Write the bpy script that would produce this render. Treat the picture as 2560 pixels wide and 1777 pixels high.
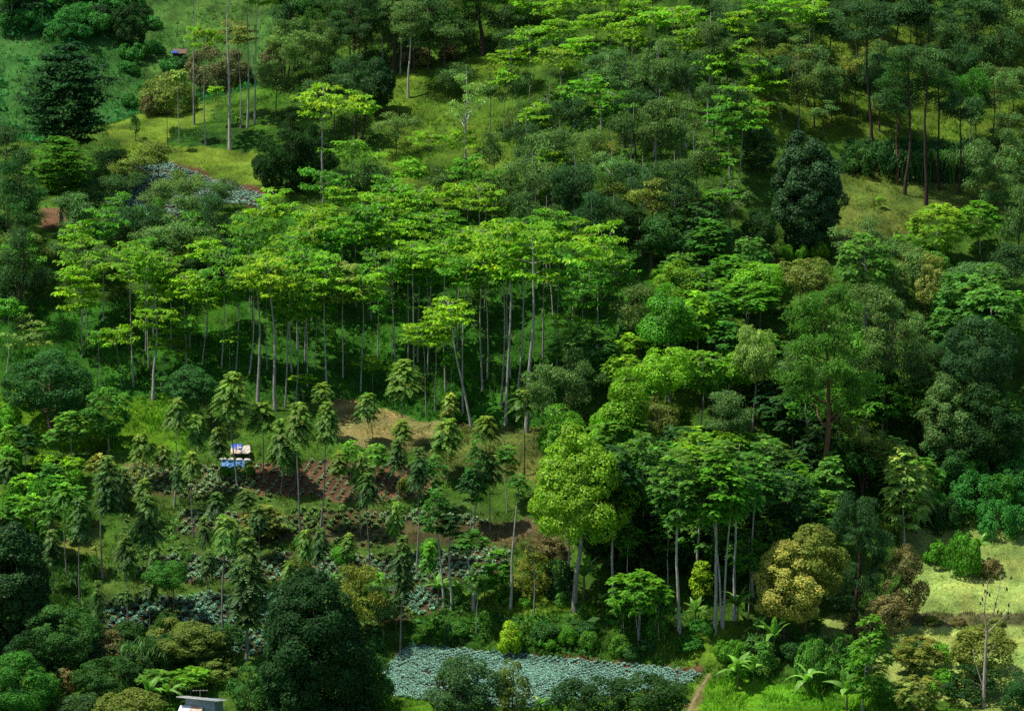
import bpy, math, random
import numpy as np
from mathutils import Vector

SC = bpy.context.scene
for _o in list(bpy.data.objects):
    bpy.data.objects.remove(_o)
COL = SC.collection
RNG = np.random.default_rng(11)
random.seed(11)
R = math.radians

# ------------------------------------------------------------------ camera
PITCH = R(10.0)
FPX = 10500.0                      # focal length in photo pixels (photo 2560 wide)
CAMZ = 73.0
cam = bpy.data.cameras.new('camera')
cam.sensor_width = 36.0
cam.lens = FPX / 2560.0 * 36.0
cam.clip_start = 5.0
cam.clip_end = 4000.0
camo = bpy.data.objects.new('camera', cam)
camo.location = (0, 0, CAMZ)
camo.rotation_euler = (R(90) - PITCH, 0, 0)
COL.objects.link(camo)
SC.camera = camo

# ------------------------------------------------------------------ light
SUN = Vector((-0.42, -0.04, 0.90)).normalized()     # towards the sun: high, from the left
w = bpy.data.worlds.new('World')
SC.world = w
w.use_nodes = True
nt = w.node_tree
sky = nt.nodes.new('ShaderNodeTexSky')
sky.sky_type = 'NISHITA'
sky.sun_disc = False
sky.sun_elevation = math.asin(SUN.z)
sky.sun_rotation = math.atan2(SUN.x, SUN.y)
bg = nt.nodes['Background']
nt.links.new(sky.outputs[0], bg.inputs[0])
bg.inputs[1].default_value = 0.10
sl = bpy.data.lights.new('sun', 'SUN')
sl.energy = 4.8
sl.angle = R(0.5)
sl.color = (1.0, 0.96, 0.86)
so = bpy.data.objects.new('sun', sl)
so.rotation_euler = (-SUN).to_track_quat('-Z', 'Y').to_euler()
so.location = (-60, 420, 160)
COL.objects.link(so)
vs = SC.view_settings
vs.view_transform = 'Standard'
vs.look = 'None'
vs.exposure = 0.58
vs.gamma = 1.0
SC.cycles.max_bounces = 6
SC.cycles.diffuse_bounces = 3
SC.cycles.transmission_bounces = 4
SC.cycles.transparent_max_bounces = 4
SC.cycles.use_denoising = False

# ------------------------------------------------------------------ sight lines: survey grid (2299 x 1596) -> ground
OV = 2560.0 / 2299.0
CT, ST = math.cos(PITCH), math.sin(PITCH)

def ray(X, Y):
    u = (np.asarray(X, float) * OV - 1280.0) / FPX
    v = (888.5 - np.asarray(Y, float) * OV) / FPX
    dy = CT + v * ST
    return u / dy, (-ST + v * CT) / dy          # x/y , (z-CAMZ)/y

def to_ov(x, y, z):
    d = y * CT - (z - CAMZ) * ST
    u = x / d
    v = (y * ST + (z - CAMZ) * CT) / d
    return (u * FPX + 1280.0) / OV, (888.5 - v * FPX) / OV

# ------------------------------------------------------------------ terrain heights
# per column: survey column, then (row, slope deg) steps from the valley floor up the hill
def stair(X, segs, drop, far):
    ys, zs = [], []
    y = 352.0
    a, s = ray(X, 1720)
    z = CAMZ + y * s
    ys.append(y); zs.append(z)
    for row, sl_ in segs:
        a, s = ray(X, row)
        t = math.tan(R(sl_))
        # z + t*(Y-y) = CAMZ + s*Y
        Y = (CAMZ - z + t * y) / (t - s)
        z = z + t * (Y - y); y = Y
        ys.append(y); zs.append(z)
    y += drop[0]; z += drop[1]
    ys.append(y); zs.append(z)
    for row, sl_ in far:
        a, s = ray(X, row)
        t = math.tan(R(sl_))
        Y = (CAMZ - z + t * y) / (t - s)
        z = z + t * (Y - y); y = Y
        ys.append(y); zs.append(z)
    return ys, zs

NODROP = (6.0, 2.4)
COLS = [
 (-300, [(1600,5),(1540,8),(1520,15),(1480,20),(1400,16),(1200,18),(1050,20),(1030,32),(900,18),(700,24),(540,22),(470,12),(400,16),(350,18),(330,8)], (20,-4), [(120,24),(-260,27)]),
 (100,  [(1600,5),(1540,8),(1520,15),(1480,20),(1400,16),(1200,18),(1050,20),(1030,32),(900,18),(700,24),(540,22),(470,12),(400,14),(345,22),(318,8)], (20,-4), [(120,24),(-260,27)]),
 (350,  [(1600,5),(1540,8),(1510,18),(1470,22),(1390,16),(1190,18),(1050,20),(1030,32),(900,18),(700,24),(535,22),(455,11),(395,14),(315,13),(252,8)], (22,-4), [(100,24),(-260,27)]),
 (600,  [(1600,5),(1530,8),(1505,18),(1450,22),(1370,15),(1170,19),(1040,22),(1020,34),(900,15),(700,24),(520,22),(450,12),(345,12),(290,34),(190,10)], (20,-3), [(60,24),(-260,27)]),
 (900,  [(1575,5),(1452,7),(1438,38),(1390,42),(1335,12),(1150,20),(1035,23),(1010,34),(905,12),(700,24),(500,24),(420,20),(320,20),(220,22),(110,22)], NODROP, [(0,24),(-260,26)]),
 (1200, [(1590,5),(1474,7),(1458,40),(1388,42),(1330,11),(1180,22),(1080,24),(1040,22),(950,12),(700,25),(500,24),(420,20),(320,20),(220,22),(110,22)], NODROP, [(0,24),(-260,26)]),
 (1500, [(1560,6),(1505,7),(1490,40),(1410,36),(1365,12),(1180,22),(1080,24),(1040,22),(960,20),(700,25),(500,24),(420,20),(320,20),(220,22),(110,22)], NODROP, [(0,24),(-260,26)]),
 (1720, [(1600,5),(1540,8),(1500,20),(1445,22),(1400,12),(1180,22),(1080,24),(1040,22),(960,22),(700,24),(560,20),(460,16),(330,20),(220,22),(110,22)], NODROP, [(0,24),(-260,26)]),
 (1960, [(1600,5),(1540,8),(1470,13),(1430,14),(1385,15),(1180,22),(1080,24),(1040,22),(960,22),(700,24),(560,17),(470,15),(392,12),(312,46),(200,17)], NODROP, [(0,22),(-260,25)]),
 (2160, [(1600,5),(1540,8),(1408,11),(1386,30),(1220,13),(1180,18),(1080,24),(1040,24),(960,24),(700,24),(560,17),(465,18),(398,11),(322,46),(200,17)], NODROP, [(0,22),(-260,25)]),
 (2600, [(1600,5),(1540,8),(1408,11),(1386,30),(1200,13),(1160,18),(1080,24),(1040,24),(960,24),(700,24),(560,19),(465,20),(398,16),(330,30),(200,19)], NODROP, [(0,22),(-260,25)]),
]

def gauss(A, s, axis):
    n = max(1, int(3 * s)); k = np.exp(-0.5 * (np.arange(-n, n + 1) / s) ** 2); k /= k.sum()
    pad = [(0, 0)] * A.ndim; pad[axis] = (n, n)
    B = np.pad(A, pad, mode='edge')
    return np.apply_along_axis(lambda m: np.convolve(m, k, mode='valid'), axis, B)

def fbm(x, y, seed=0, octs=4):
    """cheap value noise"""
    out = np.zeros(np.broadcast(x, y).shape); amp = 1.0
    for o in range(octs):
        r = np.random.default_rng(seed * 97 + o); T = r.random((64, 64)) * 2 - 1
        xi = np.floor(x).astype(int); yi = np.floor(y).astype(int)
        fx = x - xi; fy = y - yi
        fx = fx * fx * (3 - 2 * fx); fy = fy * fy * (3 - 2 * fy)
        g = lambda i, j: T[(xi + i) % 64, (yi + j) % 64]
        out += amp * ((g(0,0)*(1-fx)+g(1,0)*fx)*(1-fy) + (g(0,1)*(1-fx)+g(1,1)*fx)*fy)
        amp *= 0.5; x = x * 2.03 + 7.1; y = y * 2.03 + 3.7
    return out

AMAX = 0.19
NA = 361
AG = np.linspace(-AMAX, AMAX, NA)
YG = np.arange(346.0, 570.0, 0.5)
NY = len(YG)
_ca = np.array([float(ray(c[0], 800)[0]) for c in COLS])
_cp = [stair(c[0], c[1], c[2], c[3]) for c in COLS]
_cy = np.array([p[0] for p in _cp]); _cz = np.array([p[1] for p in _cp])
_cyi = gauss(np.stack([np.interp(AG, _ca, _cy[:, k]) for k in range(_cy.shape[1])], 1), 5, 0)
_czi = gauss(np.stack([np.interp(AG, _ca, _cz[:, k]) for k in range(_cz.shape[1])], 1), 5, 0)
ZG = np.stack([np.interp(YG, _cyi[i], _czi[i]) for i in range(NA)], 0)
ZG = gauss(ZG, 1.3, 1)
_X2 = AG[:, None] * YG[None, :]
ZG = ZG + 0.35 * fbm(_X2 / 7.0, YG[None, :] / 7.0 + 0 * _X2, 3) + 0.07 * fbm(_X2 / 1.4, YG[None, :] / 1.4 + 0 * _X2, 5, 2)

def zat(x, y):
    x = np.asarray(x, float); y = np.asarray(y, float)
    a = np.clip((x / y + AMAX) / (2 * AMAX) * (NA - 1), 0, NA - 1.001)
    b = np.clip((y - YG[0]) / 0.5, 0, NY - 1.001)
    i = a.astype(int); j = b.astype(int); fa = a - i; fb = b - j
    return (ZG[i, j] * (1 - fa) + ZG[i + 1, j] * fa) * (1 - fb) + (ZG[i, j + 1] * (1 - fa) + ZG[i + 1, j + 1] * fa) * fb

def ground(X, Y):
    """the ground point seen at survey position (X, Y)"""
    a, s = ray(X, Y); a = float(a); s = float(s)
    yy = np.arange(YG[0], YG[-1], 0.1)
    d = (CAMZ + yy * s) - zat(a * yy, yy)
    k = np.argmax(d < 0)
    if not (d < 0).any():
        k = len(yy) - 1
    y = yy[k]
    return float(a * y), float(y), float(zat(a * y, y))

# ------------------------------------------------------------------ mesh helpers
def mkmesh(name, V, Q=None, T=None, col=None, mat=None, smooth=False):
    me = bpy.data.meshes.new(name)
    V = np.ascontiguousarray(V, dtype=np.float32)
    me.vertices.add(len(V)); me.vertices.foreach_set('co', V.ravel())
    nq = 0 if Q is None else len(Q); ntr = 0 if T is None else len(T)
    idx = []
    if nq: idx.append(np.asarray(Q, np.int32).ravel())
    if ntr: idx.append(np.asarray(T, np.int32).ravel())
    idx = np.concatenate(idx)
    me.loops.add(len(idx)); me.loops.foreach_set('vertex_index', idx)
    starts = np.concatenate([np.arange(nq) * 4, nq * 4 + np.arange(ntr) * 3]).astype(np.int32)
    me.polygons.add(nq + ntr); me.polygons.foreach_set('loop_start', starts)
    if smooth:
        me.polygons.foreach_set('use_smooth', np.ones(nq + ntr, dtype=bool))
    else:
        me.polygons.foreach_set('use_smooth', np.zeros(nq + ntr, dtype=bool))
    if col is not None:
        c = np.ones((len(V), 4), np.float32); c[:, :3] = col
        at = me.color_attributes.new('Col', 'FLOAT_COLOR', 'POINT')
        at.data.foreach_set('color', c.ravel())
    me.update(calc_edges=True)
    if mat: me.materials.append(mat)
    return me

def link(name, me, parent=None, loc=None, scale=None, rz=0.0, color=None):
    o = bpy.data.objects.new(name, me); COL.objects.link(o)
    if parent is not None: o.parent = parent
    if loc is not None: o.location = loc
    if scale is not None: o.scale = scale
    if rz: o.rotation_euler = (0, 0, rz)
    if color is not None: o.color = (*color, 1.0)
    return o

def tag(o, label=None, cat=None, group=None, kind=None):
    if label: o['label'] = label
    if cat: o['category'] = cat
    if group: o['group'] = group
    if kind: o['kind'] = kind
    return o

def unit(v):
    return v / np.maximum(np.linalg.norm(v, axis=-1, keepdims=True), 1e-9)

def boxes(lst):
    """joined boxes (cx,cy,cz,sx,sy,sz)"""
    V = []; Q = []
    for (cx, cy, cz, sx, sy, sz) in lst:
        b = len(V)
        for k in range(8):
            V.append((cx + (k & 1 and .5 or -.5) * sx, cy + (k & 2 and .5 or -.5) * sy, cz + (k & 4 and .5 or -.5) * sz))
        for q in ((0,2,3,1),(4,5,7,6),(0,1,5,4),(2,6,7,3),(0,4,6,2),(1,3,7,5)):
            Q.append([b + i for i in q])
    return np.array(V), np.array(Q)

def tubes(paths, sides=6):
    """paths: list of (points Nx3, radii N) -> V,Q"""
    VV = []; QQ = []; b = 0
    ang = np.arange(sides) / sides * 2 * np.pi
    for P, rad in paths:
        P = np.asarray(P, float); n = len(P)
        T = unit(np.gradient(P, axis=0))
        ref = np.where(np.abs(T[:, 2:3]) > 0.9, np.array([[1., 0, 0]]), np.array([[0., 0, 1.]]))
        A = unit(np.cross(T, ref)); B = np.cross(T, A)
        # keep frames steady
        for i in range(1, n):
            A[i] = A[i - 1] - T[i] * np.dot(A[i - 1], T[i]); A[i] /= max(np.linalg.norm(A[i]), 1e-9); B[i] = np.cross(T[i], A[i])
        rad = np.asarray(rad, float)[:, None, None]
        ring = P[:, None, :] + rad * (A[:, None, :] * np.cos(ang)[None, :, None] + B[:, None, :] * np.sin(ang)[None, :, None])
        VV.append(ring.reshape(-1, 3))
        i = np.arange(n - 1)[:, None]; j = np.arange(sides)[None, :]; j2 = (j + 1) % sides
        q = np.stack([b + i * sides + j, b + i * sides + j2, b + (i + 1) * sides + j2, b + (i + 1) * sides + j], -1).reshape(-1, 4)
        QQ.append(q); b += n * sides
    return np.concatenate(VV), np.concatenate(QQ)

# ------------------------------------------------------------------ materials
def newmat(name):
    m = bpy.data.materials.new(name); m.use_nodes = True
    m.node_tree.nodes.clear()
    return m, m.node_tree.nodes, m.node_tree.links

def leaf_mat(name, transl=0.36, rough=0.45, spec=0.35, tboost=(1.0, 1.25, 0.5)):
    m, N, L = newmat(name)
    out = N.new('ShaderNodeOutputMaterial')
    at = N.new('ShaderNodeAttribute'); at.attribute_name = 'Col'
    oi = N.new('ShaderNodeObjectInfo')
    mul = N.new('ShaderNodeMix'); mul.data_type = 'RGBA'; mul.blend_type = 'MULTIPLY'; mul.inputs[0].default_value = 1.0
    L.new(at.outputs['Color'], mul.inputs[6]); L.new(oi.outputs['Color'], mul.inputs[7])
    p = N.new('ShaderNodeBsdfPrincipled'); p.inputs['Roughness'].default_value = rough
    p.inputs['Specular IOR Level'].default_value = spec
    L.new(mul.outputs[2], p.inputs['Base Color'])
    t = N.new('ShaderNodeBsdfTranslucent')
    m2 = N.new('ShaderNodeMix'); m2.data_type = 'RGBA'; m2.blend_type = 'MULTIPLY'; m2.inputs[0].default_value = 1.0
    m2.inputs[7].default_value = (*tboost, 1)
    L.new(mul.outputs[2], m2.inputs[6]); L.new(m2.outputs[2], t.inputs['Color'])
    mx = N.new('ShaderNodeMixShader'); mx.inputs[0].default_value = transl
    L.new(p.outputs[0], mx.inputs[1]); L.new(t.outputs[0], mx.inputs[2]); L.new(mx.outputs[0], out.inputs[0])
    return m

M_LEAF = leaf_mat('leaf_broad', 0.45, 0.5, 0.2)
M_FINE = leaf_mat('leaf_fine', 0.36, 0.6, 0.1)
M_GLOSS = leaf_mat('leaf_glossy', 0.22, 0.5, 0.12)
M_GRASS = leaf_mat('grass_blades', 0.35, 0.55, 0.2)
M_CROP = leaf_mat('cabbage_leaf', 0.15, 0.6, 0.2, (1, 1, 1))

def bark_mat():
    m, N, L = newmat('bark')
    out = N.new('ShaderNodeOutputMaterial'); p = N.new('ShaderNodeBsdfPrincipled')
    oi = N.new('ShaderNodeObjectInfo'); tc = N.new('ShaderNodeTexCoord')
    mp = N.new('ShaderNodeMapping'); mp.inputs['Scale'].default_value = (6, 6, 1.2)
    n1 = N.new('ShaderNodeTexNoise'); n1.inputs['Scale'].default_value = 1.6; n1.inputs['Detail'].default_value = 4
    L.new(tc.outputs['Object'], mp.inputs[0]); L.new(mp.outputs[0], n1.inputs['Vector'])
    rp = N.new('ShaderNodeValToRGB'); rp.color_ramp.elements[0].position = .3; rp.color_ramp.elements[0].color = (.45, .45, .42, 1)
    rp.color_ramp.elements[1].position = .7; rp.color_ramp.elements[1].color = (1.15, 1.12, 1.08, 1)
    L.new(n1.outputs[0], rp.inputs[0])
    mul = N.new('ShaderNodeMix'); mul.data_type = 'RGBA'; mul.blend_type = 'MULTIPLY'; mul.inputs[0].default_value = 1.0
    L.new(rp.outputs[0], mul.inputs[6]); L.new(oi.outputs['Color'], mul.inputs[7]); L.new(mul.outputs[2], p.inputs['Base Color'])
    p.inputs['Roughness'].default_value = .85; p.inputs['Specular IOR Level'].default_value = .15
    bp = N.new('ShaderNodeBump'); bp.inputs['Strength'].default_value = .5; bp.inputs['Distance'].default_value = .05
    L.new(n1.outputs[0], bp.inputs['Height']); L.new(bp.outputs[0], p.inputs['Normal'])
    L.new(p.outputs[0], out.inputs[0])
    return m
M_BARK = bark_mat()

def solid_mat(name, base, rough=0.6, noise=0.25, scale=3.0, spec=0.3, stain=None):
    m, N, L = newmat(name)
    out = N.new('ShaderNodeOutputMaterial'); p = N.new('ShaderNodeBsdfPrincipled')
    tc = N.new('ShaderNodeTexCoord'); n1 = N.new('ShaderNodeTexNoise'); n1.inputs['Scale'].default_value = scale; n1.inputs['Detail'].default_value = 5
    L.new(tc.outputs['Object'], n1.inputs['Vector'])
    rp = N.new('ShaderNodeValToRGB'); e = rp.color_ramp.elements
    e[0].position = .35; e[1].position = .65
    lo = stain if stain else tuple(c * (1 - noise) for c in base)
    e[0].color = (*lo, 1); e[1].color = (*base, 1)
    L.new(n1.outputs[0], rp.inputs[0]); L.new(rp.outputs[0], p.inputs['Base Color'])
    p.inputs['Roughness'].default_value = rough; p.inputs['Specular IOR Level'].default_value = spec
    bp = N.new('ShaderNodeBump'); bp.inputs['Strength'].default_value = .35; bp.inputs['Distance'].default_value = .03
    L.new(n1.outputs[0], bp.inputs['Height']); L.new(bp.outputs[0], p.inputs['Normal'])
    L.new(p.outputs[0], out.inputs[0])
    return m

def ground_mat():
    m, N, L = newmat('ground_cover')
    out = N.new('ShaderNodeOutputMaterial'); p = N.new('ShaderNodeBsdfPrincipled')
    at = N.new('ShaderNodeAttribute'); at.attribute_name = 'Col'
    tc = N.new('ShaderNodeTexCoord')
    n1 = N.new('ShaderNodeTexNoise'); n1.inputs['Scale'].default_value = .55; n1.inputs['Detail'].default_value = 8; n1.inputs['Roughness'].default_value = .68
    n2 = N.new('ShaderNodeTexNoise'); n2.inputs['Scale'].default_value = 4.5; n2.inputs['Detail'].default_value = 5
    L.new(tc.outputs['Object'], n1.inputs['Vector']); L.new(tc.outputs['Object'], n2.inputs['Vector'])
    r1 = N.new('ShaderNodeValToRGB'); r1.color_ramp.elements[0].position = .3; r1.color_ramp.elements[0].color = (.55, .62, .55, 1)
    r1.color_ramp.elements[1].position = .72; r1.color_ramp.elements[1].color = (1.35, 1.25, 1.2, 1)
    r2 = N.new('ShaderNodeValToRGB'); r2.color_ramp.elements[0].position = .3; r2.color_ramp.elements[0].color = (.6, .6, .6, 1)
    r2.color_ramp.elements[1].position = .7; r2.color_ramp.elements[1].color = (1.25, 1.25, 1.25, 1)
    L.new(n1.outputs[0], r1.inputs[0]); L.new(n2.outputs[0], r2.inputs[0])
    a = N.new('ShaderNodeMix'); a.data_type = 'RGBA'; a.blend_type = 'MULTIPLY'; a.inputs[0].default_value = 1
    b = N.new('ShaderNodeMix'); b.data_type = 'RGBA'; b.blend_type = 'MULTIPLY'; b.inputs[0].default_value = 1
    L.new(at.outputs['Color'], a.inputs[6]); L.new(r1.outputs[0], a.inputs[7])
    L.new(a.outputs[2], b.inputs[6]); L.new(r2.outputs[0], b.inputs[7])
    L.new(b.outputs[2], p.inputs['Base Color'])
    p.inputs['Roughness'].default_value = .95; p.inputs['Specular IOR Level'].default_value = .1
    bp = N.new('ShaderNodeBump'); bp.inputs['Strength'].default_value = .8; bp.inputs['Distance'].default_value = .25
    L.new(n2.outputs[0], bp.inputs['Height']); L.new(bp.outputs[0], p.inputs['Normal'])
    L.new(p.outputs[0], out.inputs[0])
    return m
M_GROUND = ground_mat()

# ------------------------------------------------------------------ what covers the ground where
# polygons on the survey grid: (name, polygon, colour, grass height m, clumps per m2)
def inpoly(X, Y, poly):
    X = np.asarray(X, float); Y = np.asarray(Y, float); ins = np.zeros(X.shape, bool); n = len(poly)
    for i in range(n):
        x1, y1 = poly[i]; x2, y2 = poly[(i + 1) % n]
        c = ((y1 > Y) != (y2 > Y)) & (X < (x2 - x1) * (Y - y1) / ((y2 - y1) if y2 != y1 else 1e-9) + x1)
        ins ^= c
    return ins

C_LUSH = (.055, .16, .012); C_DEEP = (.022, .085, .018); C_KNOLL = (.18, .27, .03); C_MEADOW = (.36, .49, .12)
C_STRAW = (.31, .27, .10); C_SOIL = (.20, .07, .034); C_RED = (.19, .10, .055); C_BLUE = (.065, .20, .05)  # C_BLUE: bluish haze of the far hillside put into its green
C_DRYG = (.15, .21, .04); C_BRIGHT = (.11, .25, .012); C_PLOT = (.085, .15, .028); C_YELG = (.18, .22, .05)
FIELD = [(921,1447),(1033,1457),(1121,1464),(1236,1474),(1400,1490),(1536,1504),(1580,1510),(1540,1537),(1400,1560),(1263,1577),(1185,1592),(966,1574),(858,1560),(861,1499)]
PATCH = [(300,372),(370,362),(480,405),(600,438),(596,466),(480,455),(430,500),(330,500),(235,480),(240,452),(280,400)]
ZONES = [
 ('slope',   [(-900,-900),(3300,-900),(3300,2600),(-900,2600)], (.075,.165,.02), .30, 9),
 ('farhill', [(-900,-900),(640,-900),(640,180),(450,232),(240,290),(-900,330)], C_BLUE, .45, 5),
 ('farhill2', [(330,-900),(640,-900),(640,180),(450,232),(330,255),(300,100)], (.085,.19,.045), .3, 8),
 ('uppergrass', [(860,150),(1120,120),(1180,300),(1150,480),(860,480)], (.12,.215,.022), .28, 9),
 ('upperright', [(1680,60),(2900,60),(2900,320),(1900,310),(1700,320)], (.13,.215,.022), .30, 9),
 ('terrace', [(1880,392),(2250,400),(2250,470),(1880,470)], C_DRYG, .25, 12),
 ('terrace2', [(1830,470),(2100,470),(2060,560),(1830,545)], C_YELG, .25, 12),
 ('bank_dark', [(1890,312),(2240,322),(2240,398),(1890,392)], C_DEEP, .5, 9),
 ('knoll', [(235,290),(317,258),(452,234),(520,226),(590,245),(600,420),(500,404),(390,372),(300,360)], C_KNOLL, .13, 12),
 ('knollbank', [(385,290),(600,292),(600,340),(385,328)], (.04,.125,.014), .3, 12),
 ('knolltop', [(500,226),(640,180),(640,300),(430,290)], (.07,.17,.015), .22, 12),
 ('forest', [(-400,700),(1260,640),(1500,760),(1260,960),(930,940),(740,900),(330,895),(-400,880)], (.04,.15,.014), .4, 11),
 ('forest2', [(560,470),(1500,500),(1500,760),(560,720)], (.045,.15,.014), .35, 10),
 ('forestlit', [(280,690),(520,690),(540,735),(280,740)], C_LUSH, .4, 12),  # sunlit patch on the forest floor, painted as a brighter green
 ('straw', [(735,905),(800,900),(930,940),(1060,952),(1200,960),(1200,1000),(1100,1010),(1000,1000),(960,1020),(880,1010),(760,985)], C_STRAW, .2, 13),
 ('strawlow', [(930,1010),(1050,955),(1240,960),(1260,1010),(1225,1090),(960,1070)], (.125,.15,.04), .28, 12),
 ('greenleft', [(-400,830),(60,850),(110,960),(300,890),(420,900),(420,1010),(200,1010),(-400,1010)], C_BRIGHT, .42, 14),
 ('plots', [(280,1050),(560,1040),(970,1040),(1000,1110),(1180,1180),(1150,1260),(980,1370),(860,1400),(840,1470),(560,1480),(280,1460),(210,1370),(270,1200)], C_PLOT, .3, 11),
 ('dryplot', [(270,1045),(560,1040),(575,1110),(400,1120),(270,1110)], (.15,.15,.05), .24, 9),
 ('soilred', [(575,1040),(760,1030),(885,1040),(970,1060),(960,1110),(850,1130),(720,1118),(575,1112)], C_RED, .1, 0.8),
 ('band1', [(400,1152),(960,1150),(1150,1178),(1150,1200),(950,1195),(400,1195)], (.11,.085,.038), .2, 5),
 ('band2', [(330,1250),(980,1240),(1150,1230),(1120,1290),(960,1302),(330,1302)], (.10,.085,.038), .2, 5),
 ('band3', [(225,1345),(640,1330),(640,1400),(225,1405)], (.08,.075,.034), .2, 4),
 ('band4', [(280,1425),(600,1420),(600,1468),(280,1468)], (.075,.08,.034), .2, 4),
 ('band5', [(835,1320),(990,1308),(985,1372),(860,1398)], (.12,.08,.042), .14, 1.5),
 ('soilstrip', [(560,1195),(1000,1180),(1190,1170),(1240,1230),(1000,1220),(560,1222)], (.13,.115,.045), .24, 8),
 ('brownbank', [(1180,1160),(1290,1190),(1280,1260),(1180,1240)], (.14,.11,.05), .24, 8),
 ('drypatch', [(100,1170),(225,1165),(235,1290),(100,1290)], C_YELG, .2, 9),
 ('weedsleft', [(-400,1250),(220,1250),(220,1500),(-400,1500)], (.045,.12,.015), .5, 11),
 ('bank', [(905,1448),(940,1395),(1000,1365),(1180,1370),(1450,1385),(1590,1400),(1640,1440),(1590,1505),(1400,1488),(1236,1472),(1033,1455)], (.055,.145,.016), .45, 11),
 ('bankright', [(1460,1430),(1640,1400),(1720,1420),(1690,1520),(1590,1510),(1470,1480)], (.12,.22,.02), .35, 13),
 ('terr1', [(1000,1335),(1290,1325),(1420,1345),(1480,1365),(1380,1385),(1050,1375)], (.13,.22,.02), .25, 13),
 ('field', FIELD, (.10,.065,.035), .1, 0.3),
 ('fieldedge', [(1236,1474),(1400,1486),(1580,1500),(1580,1512),(1400,1493),(1236,1480)], C_RED, .1, 0.5),
 ('patch', PATCH, (.12,.07,.04), .1, 0.3),
 ('patchedge', [(380,362),(480,398),(604,425),(602,442),(480,410),(370,372)], C_RED, .1, 0.4),
 ('redleft', [(95,472),(190,470),(180,515),(95,515)], (.18,.10,.055), .2, 6),
 ('redright', [(1650,572),(1760,578),(1755,598),(1640,590)], (.10,.045,.03), .1, 2),
 ('meadow', [(2030,1190),(2900,1160),(2900,1760),(2060,1560),(1830,1440),(1850,1380),(2040,1370)], C_MEADOW, .15, 13),
 ('meadowedge', [(2030,1374),(2900,1384),(2900,1412),(2030,1404)], (.17,.17,.065), .3, 11),
 ('lowgrass', [(1560,1540),(1640,1525),(2000,1560),(2150,1600),(2150,1720),(1500,1720)], (.15,.36,.018), .34, 15),
 ('frontgrass', [(860,1562),(1200,1592),(1500,1570),(1560,1540),(1560,1720),(860,1720)], (.11,.25,.016), .3, 13),
 ('path', [(1535,1610),(1548,1570),(1585,1515),(1598,1515),(1572,1575),(1556,1610)], (.2,.2,.06), .12, 5.0),
]
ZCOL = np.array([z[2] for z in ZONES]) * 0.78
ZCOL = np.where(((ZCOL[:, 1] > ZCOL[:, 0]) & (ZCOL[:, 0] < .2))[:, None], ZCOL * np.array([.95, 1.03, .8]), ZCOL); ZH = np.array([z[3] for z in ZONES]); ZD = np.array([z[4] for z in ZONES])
ZI = {z[0]: i for i, z in enumerate(ZONES)}

def zone_of(x, y, z, wob=1.0):
    X, Y = to_ov(x, y, z)
    wx = wob * 9 * fbm(x / 2.2, y / 2.2, 21, 3); wy = wob * 6 * fbm(x / 2.2 + 40, y / 2.2, 22, 3)
    X = X + wx; Y = Y + wy
    idx = np.zeros(np.shape(X), int)
    for i, zn in enumerate(ZONES):
        if i == 0: continue
        idx[inpoly(X, Y, zn[1])] = i
    # the far hillside is what lies beyond the knoll
    far = (y > ridge_y(x / y) + 3) & (x / y < float(ray(640, 300)[0]))
    fz = (idx == ZI['farhill']) | (idx == ZI['farhill2'])
    idx = np.where(far, np.where(fz, idx, ZI['farhill']), np.where(fz, ZI['knolltop'], idx))
    return idx

def ridge_y(a):
    return np.interp(a, AG, _cyi[:, 15])

# ------------------------------------------------------------------ the ground: one sheet
_ye = np.concatenate([np.array([-60., 40, 120, 180, 230, 270, 300, 320, 335]), YG, np.array([575., 590, 620, 680, 780, 950])])
_ae = np.concatenate([np.array([-0.62, -0.5, -0.4, -0.32, -0.27, -0.23, -0.205]), AG, np.array([0.205, 0.23, 0.27, 0.32, 0.4, 0.5, 0.62])])
AA, YY = np.meshgrid(_ae, _ye, indexing='ij')
XX = AA * np.maximum(YY, 200.0)
_yc = np.clip(YY, YG[0], YG[-1] - 0.6)
ZZ = zat(np.clip(AA, -AMAX + 1e-4, AMAX - 1e-4) * _yc, _yc)
ZZ = ZZ - np.where(YY < YG[0], (YG[0] - YY) * 0.02, 0) + np.where(YY > YG[-1], (YY - YG[-1]) * 0.25, 0)
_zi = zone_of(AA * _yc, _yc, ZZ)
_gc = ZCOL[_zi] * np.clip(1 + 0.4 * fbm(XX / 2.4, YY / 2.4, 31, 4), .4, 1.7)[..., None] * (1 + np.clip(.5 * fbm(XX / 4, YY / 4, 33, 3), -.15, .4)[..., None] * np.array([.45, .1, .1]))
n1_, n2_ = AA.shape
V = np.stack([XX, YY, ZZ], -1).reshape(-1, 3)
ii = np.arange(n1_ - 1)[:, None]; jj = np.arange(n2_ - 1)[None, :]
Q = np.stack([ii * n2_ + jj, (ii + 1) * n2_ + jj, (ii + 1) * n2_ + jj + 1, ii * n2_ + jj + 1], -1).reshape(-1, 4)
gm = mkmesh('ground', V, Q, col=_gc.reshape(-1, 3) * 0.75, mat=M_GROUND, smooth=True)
tag(link('ground', gm), kind='structure')

# ------------------------------------------------------------------ leaves
def leafquads(P, D, N, Lr, Wr, bend=0.0):
    """rhombic leaves: base P, direction D, face normal N; returns V (4n)"""
    D = unit(D); S = unit(np.cross(D, N)); Nn = np.cross(S, D)
    Lr = np.asarray(Lr)[:, None]; Wr = np.asarray(Wr)[:, None]
    mid = P + D * Lr * 0.45 + Nn * Lr * bend
    tip = P + D * Lr
    V = np.stack([P, mid + S * Wr * .5, tip, mid - S * Wr * .5], 1)
    return V.reshape(-1, 3)

def quads_idx(n):
    return np.arange(n * 4).reshape(n, 4)

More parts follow.
